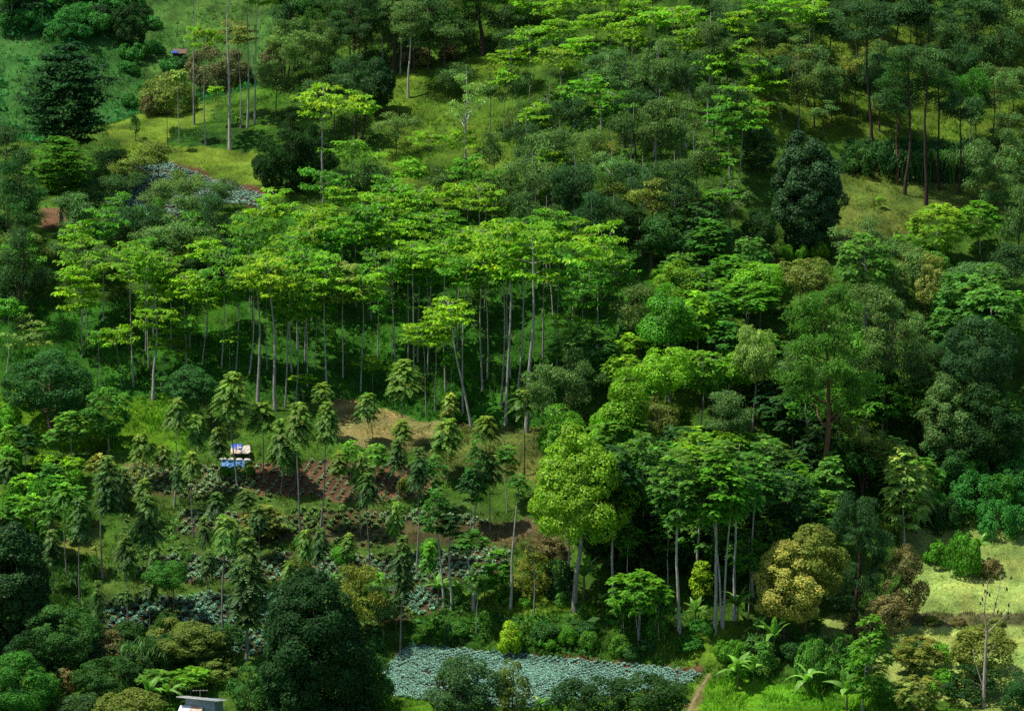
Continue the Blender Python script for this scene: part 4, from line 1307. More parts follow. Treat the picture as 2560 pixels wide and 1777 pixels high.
ITEMS = []
EXCL = []      # trunks' feet, kept free of tall grass
for n_, t in enumerate(TR):
    rng = np.random.default_rng(9000 + n_)
    if t['sec'] == 'grey eucalypt wood' and t['k'] == 'E':
        t['base'] += 52; t.setdefault('bark', 'pale'); t['bot'] = t['top'] + .48 * (t['base'] - t['top'])
    if t['k'] == 'L' and 'n' not in t and rng.random() < .03: t['n'] = 2
    k = t['k']; bxp = float(t.get('b', t['x']))
    gx, gy, gz = ground(bxp, t['base'])
    dist = math.sqrt(gx * gx + gy * gy + (CAMZ - gz) ** 2)
    mpx = OV * dist / FPX
    H = (t['base'] - t['top']) * mpx / CT
    hc = max(0.0, (t['base'] - t['bot']) * mpx / CT)
    Wd = t['w'] * mpx * (1.12 if k in 'LEPVDF' else 1.06) * (1.2 if t['sec'] == 'upper right eucalypts' and k == 'E' else 1) * (1.02 if k == 'Y' else 1) * (.88 if t['sec'] == 'grey eucalypt wood' and k == 'E' else 1); ch = max(H - hc, .6)
    dx = (t['x'] - bxp) * mpx
    cands = LIB[k]
    sc = [abs(math.log(Wd / c['W'])) + .8 * abs(math.log(ch / c['H'])) for c in cands]
    order = np.argsort(sc); pick = order[0]
    if len(order) > 1 and sc[order[1]] < sc[order[0]] + .35 and rng.random() < .45: pick = order[1]
    if 'v' in t: pick = int(t['v'])
    pr = cands[pick]
    base_c, word = TINT[t['tint']]
    if k == 'L' and t['tint'] == 'yel': base_c = (.24, .39, .02)
    if k == 'M' and t['tint'] == 'blk': base_c = (.022, .07, .02)
    jit = math.exp(rng.normal(0, .10)); hue = rng.normal(0, .07)
    sat = (1, 1, 1) if t['tint'] in ('org', 'brn') else (.92, 1.0, .78)
    colr = (base_c[0] * jit * (1 + hue) * sat[0], base_c[1] * jit * sat[1], base_c[2] * jit * (1 - hue) * sat[2])
    nm, cat, phrase, bark = KINDS[k]
    bark = t.get('bark', 'pale' if (k == 'L' and t['tint'] not in ('olv',)) else bark)
    sx, sz = Wd / pr['W'], ch / pr['H']
    rz = rng.random() * 6.28
    root = bpy.data.objects.new(nm, None); COL.objects.link(root); root.location = (gx, gy, gz)
    root.rotation_euler = (rng.normal(0, .018), rng.normal(0, .022), 0)
    fol = link('foliage' if k == 'S' else 'crown', pr['me'], root, (dx, 0, hc), (sx, sx, sz), rz, colr)
    rad = float(t.get('r', 0)) or max(.04, min(.30, H * {'L': .0072, 'Y': .0085, 'P': .010, 'E': .012, 'F': .011}.get(k, .015)))
    th = hc + ch * (.9 if k in 'LEFPY' else .75)
    tm = trunk_mesh(th, hc, rad, pr, sx, sz, rz, rng, dx, 0.0, crook=.14 if k in 'LYP' else .2, limbs={'L': 9, 'E': 10, 'F': 12, 'P': 7, 'S': 4}.get(k, 6), kind='E' if k in 'EF' else k, stems=int(t.get('n', 3 if k == 'S' else 1)))
    bc = BARKC[bark]; j2 = math.exp(rng.normal(0, .15))
    link('stem' if k == 'S' else 'trunk', tm, root, color=tuple(c * j2 for c in bc))
    EXCL.append((gx, gy))
    size = 'tall' if H > 15 else ('small' if H < 4.5 else '')
    if k == 'S': size = 'low' if H < 2 else ''
    bw = {'pale': 'pale-barked', 'dark': 'dark-barked', 'red': 'red-barked'}.get(bark, '') if k == 'E' and 'bark' in t and t['sec'] != 'grey eucalypt wood' else ''
    pl = place(bxp, t['base'])
    stem = ' '.join(x for x in (size, word, bw, phrase, pl) if x)
    ITEMS.append(dict(o=root, stem=stem, X=t['x'], cat=cat, grp={'tree': 'trees ', 'shrub': 'shrubs '}[cat] + pl))
number(ITEMS)
for it in ITEMS:
    tag(it['o'], it['label'], it['cat'], it['grp'])

# ------------------------------------------------------------------ extra helpers for the small things
def gpoint(X, Y):
    x, y, z = ground(X, Y)
    d = math.sqrt(x * x + y * y + (CAMZ - z) ** 2)
    return x, y, z, OV * d / FPX

def empty(name, loc, rz=0.0):
    o = bpy.data.objects.new(name, None); COL.objects.link(o); o.location = loc; o.rotation_euler = (0, 0, rz)
    return o

def part(name, V, Q, mat, parent, smooth=False, T=None, color=None):
    return link(name, mkmesh(name, V, Q, T, mat=mat, smooth=smooth), parent, color=color)

# ------------------------------------------------------------------ banana plants
M_BANANA = leaf_mat('banana_leaf', .4, .35, .45)
def banana_leaf(seed, L=2.0, Wd=.5, arch=.9):
    rng = np.random.default_rng(seed); n = 9; V = []; Q = []
    for i in range(n):
        t = i / (n - 1); x = L * (t - .18 * t * t * arch); z = L * (.55 * t - .75 * arch * t * t)
        wv = Wd * .5 * max(.04, math.sin(min(1, .12 + t * .95) * math.pi) ** .6) * rng.uniform(.75, 1.1)
        sag = wv * rng.uniform(.15, .5)
        V += [(x, -wv, z - sag), (x, 0, z), (x, wv, z - sag)]
        if i:
            b = 3 * i
            Q += [(b - 3, b, b + 1, b - 2), (b - 2, b + 1, b + 2, b - 1)]
    V = np.array(V); c = np.ones((len(V), 3)) * rng.uniform(.85, 1.15)
    return mkmesh('leaf', V, Q, col=c, mat=M_BANANA, smooth=False)
BL = [banana_leaf(i, 2.0, .55, a) for i, a in enumerate((.5, .75, .95, 1.15, 1.3))]
def stem_mesh(h, r, seed):
    rng = np.random.default_rng(seed); t = np.linspace(0, 1, 6)
    P = np.stack([.06 * np.sin(t * 3), .05 * np.sin(t * 2.2 + 1), h * t], 1); P[0, 2] = -.2
    V, Q = tubes([(P, r * (1 - .5 * t))], 8)
    return mkmesh('stalk', V, Q, mat=M_BARK, smooth=True)
BAN = [(1310,1352,112,78,'beneath the bright yellow-green tree'),(1087,1354,52,62,'on the banana terrace by the pale trunks'),(983,1352,58,58,'at the terrace edge above the cabbage field'),
 (1655,1548,78,78,'leaning over the bottom right grass'),(1736,1475,84,72,'below the orange-tinged tree'),(1812,1562,62,78,'at the edge of the mown grass'),(1900,1596,74,88,'at the foot of the tiered green tree'),
 (2198,1266,76,54,'in the meadow bush'),(1655,1397,72,72,'behind the grey trunks of the grove'),(334,1590,74,64,'beside the metal-roofed hut'),(1212,1600,34,42,'in front of the lower cabbage field'),
 (533,287,30,24,'on the knoll between the tall trunks'),(1700,1440,54,54,'in the thicket under the orange-tinged tree'),(380,1585,52,60,'above the hut roof'),(1480,1378,44,52,'in the grove shade by the thin saplings'),
 (1560,1400,52,52,'behind the small yellow-green conical tree'),(1352,1378,46,52,'beside the lone pale trunk in the grove'),(1028,1347,46,52,'between two leaning pale trunks on the terrace'),(1690,1535,52,60,'in the shade beside the bottom right thicket'),
 (1440,1375,40,46,'under the pale sapling in the grove'),(1700,1300,48,52,'in the dark wood behind the grey trunks')]
for i, (X, Y, hh, ww, wd) in enumerate(BAN):
    rng = np.random.default_rng(7000 + i); x, y, z, m = gpoint(X, Y); H = hh * m * 1.12; Wd = ww * m * 1.2
    e = empty('banana_plant', (x, y, z)); hs = H * .5
    link('stalk', stem_mesh(hs, .09 * max(1, H / 3), i), e, color=(.16, .17, .06))
    nl = 9; s = Wd / 3.0
    for k in range(nl):
        az = k * 2.4 + rng.normal(0, .3); tilt = rng.uniform(-.95, .1) if k > 2 else rng.uniform(-1.1, -.6)
        g = link('leaf', BL[rng.integers(0, 5)], e, (0, 0, hs - .05), (s, s, s * 1.15), color=tuple(np.array((.17, .36, .05)) * math.exp(rng.normal(0, .2))))
        g.rotation_euler = (rng.normal(0, .25), tilt, az)
    tag(e, 'banana plant with broad arching leaves ' + wd, 'banana plant', 'banana plants')

# ------------------------------------------------------------------ cabbages
def cabbage(seed, n=13, r=.25):
    rng = np.random.default_rng(seed)
    la = rng.random(n) * .5 + np.arange(n) * 2.4; el = np.linspace(.25, 1.6, n) + rng.normal(0, .15, n)
    D = np.stack([np.cos(la), np.sin(la), el], 1); L = r * np.linspace(1.25, .7, n)
    P = np.zeros((n, 3)); P[:, 2] = .02 + np.linspace(0, .08, n)
    up = np.array([0, 0, 1.]); N = unit(up - unit(D) * .3 + rng.normal(0, .15, (n, 3)))
    V = leafquads(P, D, N, L, L * .62, -.05)
    c = leafcols(n, rng, .11, .06)
    return V, np.repeat(c, 4, 0), n
CAB = [cabbage(i) for i in range(8)]
CABME = [mkmesh('cabbage_plant', V, quads_idx(n), col=c, mat=M_CROP) for V, c, n in CAB]
def scatter_mesh(pts, scl, rot, protos, tint, rng):
    """copies of small rosettes joined into one mesh"""
    VV = []; CC = []
    pick = rng.integers(0, len(protos), len(pts))
    for p in range(len(protos)):
        k = np.where(pick == p)[0]
        if not len(k): continue
        V, c, n = protos[p]; cs, sn = np.cos(rot[k])[:, None], np.sin(rot[k])[:, None]; s = scl[k][:, None]
        X = (V[None, :, 0] * cs - V[None, :, 1] * sn) * s + pts[k, 0:1]; Y = (V[None, :, 0] * sn + V[None, :, 1] * cs) * s + pts[k, 1:2]; Z = V[None, :, 2] * s + pts[k, 2:3]
        VV.append(np.stack([X, Y, Z], -1).reshape(-1, 3)); CC.append((c[None] * tint[k][:, None, :]).reshape(-1, 3))
    V = np.concatenate(VV); return V, np.concatenate(CC)

def rows(poly, along, row, step, jit, rng, drop=.08):
    """planting positions inside a survey polygon: rows run along the given ground direction"""
    P = np.array([ground(*p)[:2] for p in poly]); c = P.mean(0); d = np.array(along) / np.linalg.norm(along); e = np.array([-d[1], d[0]])
    L = np.abs((P - c) @ d).max() + 3; Wd = np.abs((P - c) @ e).max() + 3
    u, v = np.meshgrid(np.arange(-L, L, step), np.arange(-Wd, Wd, row))
    u = u.ravel() + rng.normal(0, jit, u.size); v = v.ravel() + rng.normal(0, jit * .8, v.size)
    xy = c + u[:, None] * d + v[:, None] * e
    z = zat(xy[:, 0], xy[:, 1]); X, Y = to_ov(xy[:, 0], xy[:, 1], z)
    k = inpoly(X, Y, poly) & (rng.random(len(X)) > drop)
    return np.column_stack([xy[k], z[k]]), X[k], Y[k]

CABC = np.array((.215, .38, .285))
rng = np.random.default_rng(77)
pts, X, Y = rows(FIELD, (.9, .5), .44, .32, .05, rng, .03)
cov = np.zeros(len(X), bool)
for (x0, x1, y0) in ((970, 1125, 1470), (1115, 1192, 1475), (1262, 1525, 1520)): cov |= (X > x0) & (X < x1) & (Y > y0)
order = np.argsort(pts[:, 1] + 1000 * cov)
scl = rng.uniform(.9, 1.35, len(pts)); rot = rng.random(len(pts)) * 6.28
for i in order[:300]:
    o = link('cabbage_plant', CABME[rng.integers(0, 8)], None, pts[i], (scl[i],) * 3, rot[i], tuple(CABC * math.exp(rng.normal(0, .12))))
    tag(o, 'blue-green cabbage plant in the front rows of the lower field', 'cabbage', 'cabbages in the lower field')
rest = order[300:]
V, C = scatter_mesh(pts[rest], scl[rest], rot[rest], CAB, np.exp(rng.normal(0, .12, (len(rest), 1))) * CABC, rng)
tag(link('cabbage_rows', mkmesh('cabbage_rows', V, quads_idx(len(V) // 4), col=C, mat=M_CROP), color=(1, 1, 1)), 'dense blue-green cabbage rows filling the lower field', 'cabbages', None, 'stuff')
pts, X, Y = rows(PATCH, (1, .3), .46, .42, .07, rng, .04)
V, C = scatter_mesh(pts, rng.uniform(.8, 1.3, len(pts)), rng.random(len(pts)) * 6.28, CAB, np.exp(rng.normal(0, .15, (len(pts), 1))) * CABC, rng)
tag(link('cabbage_rows', mkmesh('cabbage_rows', V, quads_idx(len(V) // 4), col=C, mat=M_CROP), color=(1, 1, 1)), 'blue-green cabbages covering the upper patch by the knoll', 'cabbages', None, 'stuff')
# open rows on the red soil and on the plots below
SOILR = ZONES[ZI['soilred']][1]; PLOTS = ZONES[ZI['plots']][1]
allp = []; allt = []; alls = []
p_, X, Y = rows(SOILR, (.42, 1), .95, .24, .12, rng, .12); allp.append(p_); alls.append(rng.uniform(.7, 1.2, len(p_)))
allt.append(np.exp(rng.normal(0, .2, (len(p_), 1))) * np.array((.21, .30, .14)))
p_, X, Y = rows(PLOTS, (.42, 1), .8, .34, .13, rng, .12)
nz = fbm(p_[:, 0] / 4, p_[:, 1] / 4, 51, 3); bz = zone_of(p_[:, 0], p_[:, 1], p_[:, 2]); bands = [ZI[b_] for b_ in ('band1', 'band2', 'band3', 'band4', 'band5')]
ins = ~inpoly(X, Y, SOILR) & (np.isin(bz, bands) | ((nz > .35) & (rng.random(len(nz)) < .5)) | (bz == ZI['dryplot']))
p_ = p_[ins]; X = X[ins]; Y = Y[ins]; nz = nz[ins]
low = np.clip((Y - 1180) / 200, 0, 1)[:, None]
tc = (1 - low) * np.array((.20, .31, .135)) + low * np.array((.15, .31, .20))
tc = np.where((nz > .25)[:, None], np.array((.12, .22, .05)), tc)
allp.append(p_); alls.append(rng.uniform(1.0, 1.8, len(p_))); allt.append(np.exp(rng.normal(0, .22, (len(p_), 1))) * tc)
allp = np.concatenate(allp); alls = np.concatenate(alls); allt = np.concatenate(allt)
V, C = scatter_mesh(allp, alls, rng.random(len(allp)) * 6.28, CAB, allt, rng)
tag(link('vegetable_rows', mkmesh('vegetable_rows', V, quads_idx(len(V) // 4), col=C, mat=M_CROP), color=(1, 1, 1)), 'leafy vegetable rows on the red soil plots', 'vegetables', None, 'stuff')

# ------------------------------------------------------------------ undergrowth: mounds of weeds and small leaves
UG = {'slope': (.16, (.06, .125, .02)), 'farhill': (.35, (.03, .15, .04)), 'farhill2': (.05, (.06, .17, .04)), 'bank': (1.1, (.05, .15, .02)), 'bankright': (.35, (.09, .2, .02)), 'weedsleft': (1.0, (.04, .11, .02)),
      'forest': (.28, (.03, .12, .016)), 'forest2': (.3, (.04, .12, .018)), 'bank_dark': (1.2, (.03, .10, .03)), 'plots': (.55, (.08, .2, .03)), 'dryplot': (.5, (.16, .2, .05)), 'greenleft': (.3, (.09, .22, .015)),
      'knollbank': (.3, (.04, .13, .015)), 'soilstrip': (.4, (.13, .14, .04)), 'brownbank': (.5, (.16, .12, .05)), 'meadowedge': (1.0, (.13, .11, .04)), 'terr1': (.25, (.1, .2, .02)),
      'drypatch': (.3, (.14, .17, .03)), 'uppergrass': (.08, (.14, .17, .03)), 'upperright': (.06, (.12, .17, .03)), 'terrace2': (.12, (.15, .15, .04)), 'strawlow': (.4, (.12, .13, .04)), 'fieldedge': (.0, (.1, .1, .1))}
def mound(seed, n=34, r=.42, leaf=.2):
    rng = np.random.default_rng(seed); d = unit(rng.normal(0, 1, (n, 3)) * np.array([1, 1, .7]) + np.array([0, 0, .5])); d[:, 2] = np.abs(d[:, 2])
    P = d * (r * rng.uniform(.4, 1, n))[:, None]; N = unit(d + rng.normal(0, .45, (n, 3)) + np.array([0, 0, .4])); D = unit(rng.normal(0, 1, (n, 3)) + d * .8)
    L = leaf * rng.uniform(.7, 1.4, n); c = leafcols(n, rng, .26, .2)
    return leafquads(P, D, N, L, L * .5), np.repeat(c, 4, 0), n
MND = [mound(i) for i in range(8)]
def ground_samples(dens, rng, pad=.02):
    """random ground points in view with at most dens per m2"""
    a0, a1 = float(ray(-290, 800)[0]), float(ray(2590, 800)[0])
    area = (a1 - a0) * (548 ** 2 - 352 ** 2) / 2; n = int(area * dens)
    y = np.sqrt(rng.random(n) * (548 ** 2 - 352 ** 2) + 352 ** 2); a = rng.uniform(a0, a1, n); x = a * y; z = zat(x, y)
    X, Y = to_ov(x, y, z); k = (Y > -150) & (Y < 1720)
    return x[k], y[k], z[k], X[k], Y[k]
x, y, z, X, Y = ground_samples(1.2, rng)
zi = zone_of(x, y, z)
ud = np.zeros(len(ZONES)); uc = np.zeros((len(ZONES), 3))
for nm_, (d_, c_) in UG.items(): ud[ZI[nm_]] = d_; uc[ZI[nm_]] = c_
patchy = np.clip(.5 + 1.2 * fbm(x / 5, y / 5, 61, 3), 0, 1.6)
k = rng.random(len(x)) < ud[zi] / 1.2 * patchy
pts = np.column_stack([x[k], y[k], z[k] - .05]); zi = zi[k]
s_ = np.exp(rng.normal(0, .35, len(pts))) * np.where(zi == ZI['farhill'], 2.0, np.where(zi == ZI['bank'], 1.7, 1.1))
V, C = scatter_mesh(pts, s_, rng.random(len(pts)) * 6.28, MND, uc[zi] * np.exp(rng.normal(0, .25, (len(pts), 1))), rng)
NUG = len(V) // 4
tag(link('undergrowth', mkmesh('undergrowth', V, quads_idx(NUG), col=C, mat=M_FINE), color=(1, 1, 1)), 'low leafy undergrowth covering banks and forest floor', 'undergrowth', None, 'stuff')

# ------------------------------------------------------------------ grass
x, y, z, X, Y = ground_samples(13.3, rng)
zi = zone_of(x, y, z)
patchy = np.clip(.75 + .7 * fbm(x / 2.5, y / 2.5, 71, 3), .15, 1.3)
k = rng.random(len(x)) < ZD[zi] / 15.0 * patchy
x, y, z, zi = x[k], y[k], z[k], zi[k]
n = len(x); nb = 4
h = ZH[zi] * np.exp(rng.normal(0, .3, n)) * np.clip(1 + .8 * fbm(x / 1.6, y / 1.6, 72, 3), .35, 2.2)
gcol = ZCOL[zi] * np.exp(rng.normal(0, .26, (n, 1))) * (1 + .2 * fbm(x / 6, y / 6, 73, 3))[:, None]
yl = np.clip(fbm(x / 4 + 9, y / 4, 74, 3) * .5, -.25, .5)[:, None]
mixk = rng.random(n); dry = (mixk < .08)[:, None]; lus = ((mixk > .80) & (gcol[:, 0] > .05))[:, None]
gcol = np.where(dry, gcol * .45 + np.array((.24, .21, .09)) * .4, np.where(lus, gcol * .5 + np.array((.09, .22, .02)) * .4, gcol))
gcol = gcol * (1 + yl * np.array([[.55, .15, .1]])) * 1.15
az = rng.random((n, nb)) * 6.28; ln = rng.uniform(.15, .8, (n, nb)); hb = h[:, None] * rng.uniform(.6, 1.2, (n, nb)); wb = np.clip(h, .12, .5)[:, None] * rng.uniform(.16, .3, (n, nb))
fx = rng.random((n, nb)) * 6.28
B = np.stack([x, y, z - .02], 1)[:, None, :] + np.stack([rng.normal(0, .09, (n, nb)), rng.normal(0, .09, (n, nb)), np.zeros((n, nb))], -1)
dv = np.stack([np.cos(fx), np.sin(fx), 0 * fx], -1) * wb[..., None] * .5
tipv = B + np.stack([np.cos(az) * ln * hb, np.sin(az) * ln * hb, hb], -1)
V = np.stack([B - dv, B + dv, tipv], 2).reshape(-1, 3)
C = np.repeat(gcol, nb * 3, 0)
tag(link('grass', mkmesh('grass', V, None, np.arange(n * nb * 3).reshape(-1, 3), col=C, mat=M_GRASS), color=(1, 1, 1)), 'grass growing over the whole hillside', 'grass', None, 'stuff')

# ------------------------------------------------------------------ the wood goes on beyond the picture's edges: one mass
rng = np.random.default_rng(321)
VV = []; CC = []; TP = []
spots = [(rng.uniform(-260, -70), rng.uniform(60, 1600)) for _ in range(11)] + [(rng.uniform(2375, 2570), rng.uniform(60, 1130)) for _ in range(13)] + [(rng.uniform(0, 2300), rng.uniform(-130, -75)) for _ in range(9)]
for X, Y in spots:
    kk = 'ELPE'[rng.integers(0, 4)]; pr = LIB[kk][rng.integers(2, 4)]; x_, y_, z_, m = gpoint(X, Y)
    me = pr['me']; co = np.zeros(len(me.vertices) * 3, np.float32); me.vertices.foreach_get('co', co); co = co.reshape(-1, 3).astype(float)
    cc = np.zeros(len(me.vertices) * 4, np.float32); me.color_attributes['Col'].data.foreach_get('color', cc); cc = cc.reshape(-1, 4)[:, :3]
    hc = rng.uniform(4, 8); a_ = rng.random() * 6.28; c_, s_2 = math.cos(a_), math.sin(a_)
    VV.append(np.stack([co[:, 0] * c_ - co[:, 1] * s_2 + x_, co[:, 0] * s_2 + co[:, 1] * c_ + y_, co[:, 2] + z_ + hc], 1))
    tt = {'E': ('gry', 'gdk'), 'L': ('lime', 'grn'), 'P': ('mid', 'frn')}[kk][rng.integers(0, 2)]
    CC.append(cc * np.array(TINT[tt][0])); TP.append((np.array([[x_, y_, z_ - .3], [x_ + .1, y_, z_ + hc * .6], [x_, y_, z_ + hc + pr['H'] * .7]]), [.17, .14, .05]))
VL = np.concatenate(VV); CL = np.concatenate(CC); VT, QT = tubes(TP, 6)
fm = mkmesh('forest', np.concatenate([VL, VT]), np.concatenate([quads_idx(len(VL) // 4), QT + len(VL)]), col=np.concatenate([CL, np.ones((len(VT), 3)) * .2]), mat=M_FINE)
tag(link('forest', fm, color=(1, 1, 1)), 'wooded hillside continuing beyond the surveyed trees', 'forest', None, 'stuff')

# ------------------------------------------------------------------ tall grass clumps
def reed(seed, n=150, h=2.2, sp=.9):
    rng = np.random.default_rng(seed); az = rng.random(n) * 6.28; ln = rng.uniform(.1, 1, n) * sp; hh = h * rng.uniform(.6, 1.05, n)
    b = np.stack([rng.normal(0, .22, n), rng.normal(0, .22, n), 0 * az], 1); o = np.stack([np.cos(az), np.sin(az), 0 * az], 1)
    p1 = b + o * (ln * .35)[:, None] + np.array([0, 0, 1]) * (hh * .6)[:, None]; p2 = b + o * (ln * .9)[:, None] + np.array([0, 0, 1]) * (hh * .92)[:, None]; p3 = b + o * (ln * 1.5)[:, None] + np.array([0, 0, 1]) * (hh * .72)[:, None]
    s = np.stack([-np.sin(az), np.cos(az), 0 * az], 1) * .035
    V = np.stack([b - s, b + s, p1 + s, p1 - s, p1 - s, p1 + s, p2 + s * .8, p2 - s * .8, p2 - s * .8, p2 + s * .8, p3 + s * .1, p3 - s * .1], 1).reshape(-1, 3)
    return mkmesh('tall_grass_clump', V, quads_idx(n * 3), col=np.repeat(leafcols(n, rng, .3, .2), 12, 0), mat=M_GRASS)
REED = [reed(i) for i in range(4)]
REEDS = [(2035,404,72,'beside the twin dark trunks'),(2066,407,66,'between dark trunks'),(2098,404,76,'behind the crooked dark trunk'),(2130,408,70,'right of the crooked dark trunk'),(2162,406,74,'at the end of the dark leafy bank'),(2196,402,64,'under the thin pale trunk'),
 (290,1500,66,'above the brownish bush'),(330,1498,72,'below the lowest vegetable plots'),(372,1500,64,'beside the olive bush'),(470,1500,58,'right of the olive bush'),(170,1335,44,'on the weedy left slope'),(300,1215,40,'at the edge of the middle plots'),(1860,1500,60,'in the thicket by white flowers'),(1010,1440,44,'on the bank left of the cone-shaped tree'),(1700,1480,60,'in the thicket below the bananas')]
for i, (X, Y, hh, wd) in enumerate(REEDS):
    x, y, z, m = gpoint(X, Y); s = hh * m / 2.2
    o = link('tall_grass_clump', REED[i % 4], None, (x, y, z), (s, s, s), i * 1.3, (.07, .17, .035))
    tag(o, 'arching clump of tall reedy grass ' + wd, 'grass clump', 'tall grass clumps')

# ------------------------------------------------------------------ dirt path by the lower field
pc = [(1546, 1600), (1554, 1580), (1564, 1560), (1575, 1542), (1588, 1522), (1592, 1512)]
G = np.array([ground(*p) for p in pc]); t0 = np.linspace(0, 1, len(G)); t1 = np.linspace(0, 1, 40)
C3 = np.stack([np.interp(t1, t0, G[:, i]) for i in range(2)], 1); tn = unit(np.gradient(C3, axis=0)); nn = np.stack([-tn[:, 1], tn[:, 0]], 1)
offs = np.array([-.15, -.05, .05, .15]); XY = C3[:, None, :] + nn[:, None, :] * offs[None, :, None] * (1 + .25 * np.sin(t1 * 23))[:, None, None]
Zp = zat(XY[..., 0], XY[..., 1]) + np.array([.004, .014, .014, .004])
V = np.concatenate([XY, Zp[..., None]], -1).reshape(-1, 3); i_ = np.arange(39)[:, None]; j_ = np.arange(3)[None]
Q = np.stack([i_ * 4 + j_, i_ * 4 + j_ + 1, (i_ + 1) * 4 + j_ + 1, (i_ + 1) * 4 + j_], -1).reshape(-1, 4)
tag(part('path', V, Q, solid_mat('trodden_earth', (.19, .16, .07), .95, .4, 5.0), None, True), kind='structure')

# ------------------------------------------------------------------ field shelter with tarpaulin
M_BLUE = solid_mat('blue_tarpaulin', (.02, .085, .42), .5, .45, 4.0, .4)
M_SKYB = solid_mat('faded_blue_tarpaulin', (.05, .18, .40), .5, .4, 5.0, .35)
M_SHEET = solid_mat('bleached_sheeting', (.52, .48, .43), .7, .4, 5.0, .2, (.27, .23, .18))
M_SACK = solid_mat('white_sack', (.60, .58, .56), .7, .3, 6.0, .2)
M_WOOD = solid_mat('weathered_wood', (.13, .09, .06), .85, .4, 7.0)
def sheet(w, d, nx, ny, crumple, seed, thick=.02, fn=None):
    """crumpled sheet with thickness: spans x -w/2..w/2, y 0..d"""
    rng = np.random.default_rng(seed); u, v = np.meshgrid(np.linspace(-w / 2, w / 2, nx), np.linspace(0, d, ny), indexing='ij')
    zz = crumple * fbm(u * 2.3 + seed, v * 2.3, seed, 3) + (fn(u, v) if fn else 0)
    top = np.stack([u, v, zz], -1).reshape(-1, 3); bot = top - np.array([0, 0, thick]); n = nx * ny
    V = np.concatenate([top, bot]); Q = []
    for i in range(nx - 1):
        for j in range(ny - 1):
            a, b, c, e = i * ny + j, (i + 1) * ny + j, (i + 1) * ny + j + 1, i * ny + j + 1
            Q += [(a, b, c, e), (n + a, n + e, n + c, n + b)]
    ring = [(i, 0) for i in range(nx)] + [(nx - 1, j) for j in range(1, ny)] + [(i, ny - 1) for i in range(nx - 2, -1, -1)] + [(0, j) for j in range(ny - 2, 0, -1)]
    for k in range(len(ring)):
        a = ring[k][0] * ny + ring[k][1]; b = ring[(k + 1) % len(ring)][0] * ny + ring[(k + 1) % len(ring)][1]
        Q.append((a, n + a, n + b, b))
    return V, np.array(Q)
x, y, z, m = gpoint(540, 1032)
sh = empty('field_shelter', (x, y, z), .06)
Wd = 56 * m
V, Q = sheet(Wd * .62, 1.9, 18, 16, .26, 3); o = part('roof_sheet', V, Q, M_SHEET, sh, True); o.location = (Wd * .18, -.55, 1.35); o.rotation_euler = (R(27), R(-4), 0)
V, Q = sheet(Wd * .5, 1.5, 14, 12, .2, 4); o = part('roof_sheet', V, Q, solid_mat('tan_sheeting', (.60, .47, .34), .7, .4, 5.0), sh, True); o.location = (-Wd * .24, -.7, 1.25); o.rotation_euler = (R(22), R(5), 0)
V, Q = sheet(Wd * .55, 1.2, 14, 10, .14, 5); o = part('tarpaulin', V, Q, M_BLUE, sh, True); o.location = (-Wd * .18, .35, 1.78); o.rotation_euler = (R(34), R(-3), 0)
for px_, py_, hh in ((-Wd * .45, -.6, 1.25), (Wd * .45, -.5, 1.3), (-Wd * .42, 1.2, 2.3), (Wd * .4, .9, 1.95)):
    zz = float(zat(x + px_, y + py_)) - z
    V, Q = tubes([(np.array([[px_, py_, zz - .2], [px_ + .02, py_, (zz + hh) / 2], [px_, py_, hh]]), [.05, .045, .04])], 6); part('post', V, Q, M_WOOD, sh, True)
V, Q = boxes([(0, .9, .5, Wd * .8, .05, 1.0)]); part('back_wall', V, Q, M_WOOD, sh)
sh.scale = (.82, .82, .56)
tag(sh, 'makeshift field shelter with bleached sheets and blue tarpaulin roof', 'shelter')
x, y, z, m = gpoint(524, 1050); Wd = 58 * m
V, Q = sheet(Wd, 1.1, 24, 12, .18, 8); o = part('tarpaulin', V * np.array([.9, .8, 1]), Q, M_SKYB, None, True)
o.location = (x, y - .3, z + .12); o.rotation_euler = (R(33), 0, R(3))
tag(o, 'bright blue tarpaulin draped over the heap below the shelter', 'tarpaulin')
def sack(seed, L=.75, r=.24):
    rng = np.random.default_rng(seed); t = np.linspace(0, 1, 9); rr = r * np.sin(np.clip(t * .94 + .03, 0, 1) * math.pi) ** .42 * rng.uniform(.92, 1.08, 9); rr[0] = .03; rr[-1] = .05
    P = np.stack([(t - .5) * L, .02 * np.sin(t * 7 + seed), .03 * np.sin(t * 4)], 1); V, Q = tubes([(P, rr)], 10); V[:, 2] *= .72
    return V, Q
for i, (X, Y, wd) in enumerate(((501, 1030, 'at the left end of the blue tarpaulin'), (520, 1031, 'second along the blue tarpaulin'), (538, 1033, 'at the middle of the blue tarpaulin'), (556, 1036, 'at the right end of the blue tarpaulin'))):
    xx, yy, zz, _ = gpoint(X, 1044); V, Q = sack(i); o = part('sack', V, Q, M_SACK, None, True)
    o.location = (xx, y + .48, z + .74 - .03 * i); o.rotation_euler = (0, .05 * i, .1 * i - .1)
    tag(o, 'white filled sack lying ' + wd, 'sack', 'white sacks by the shelter')

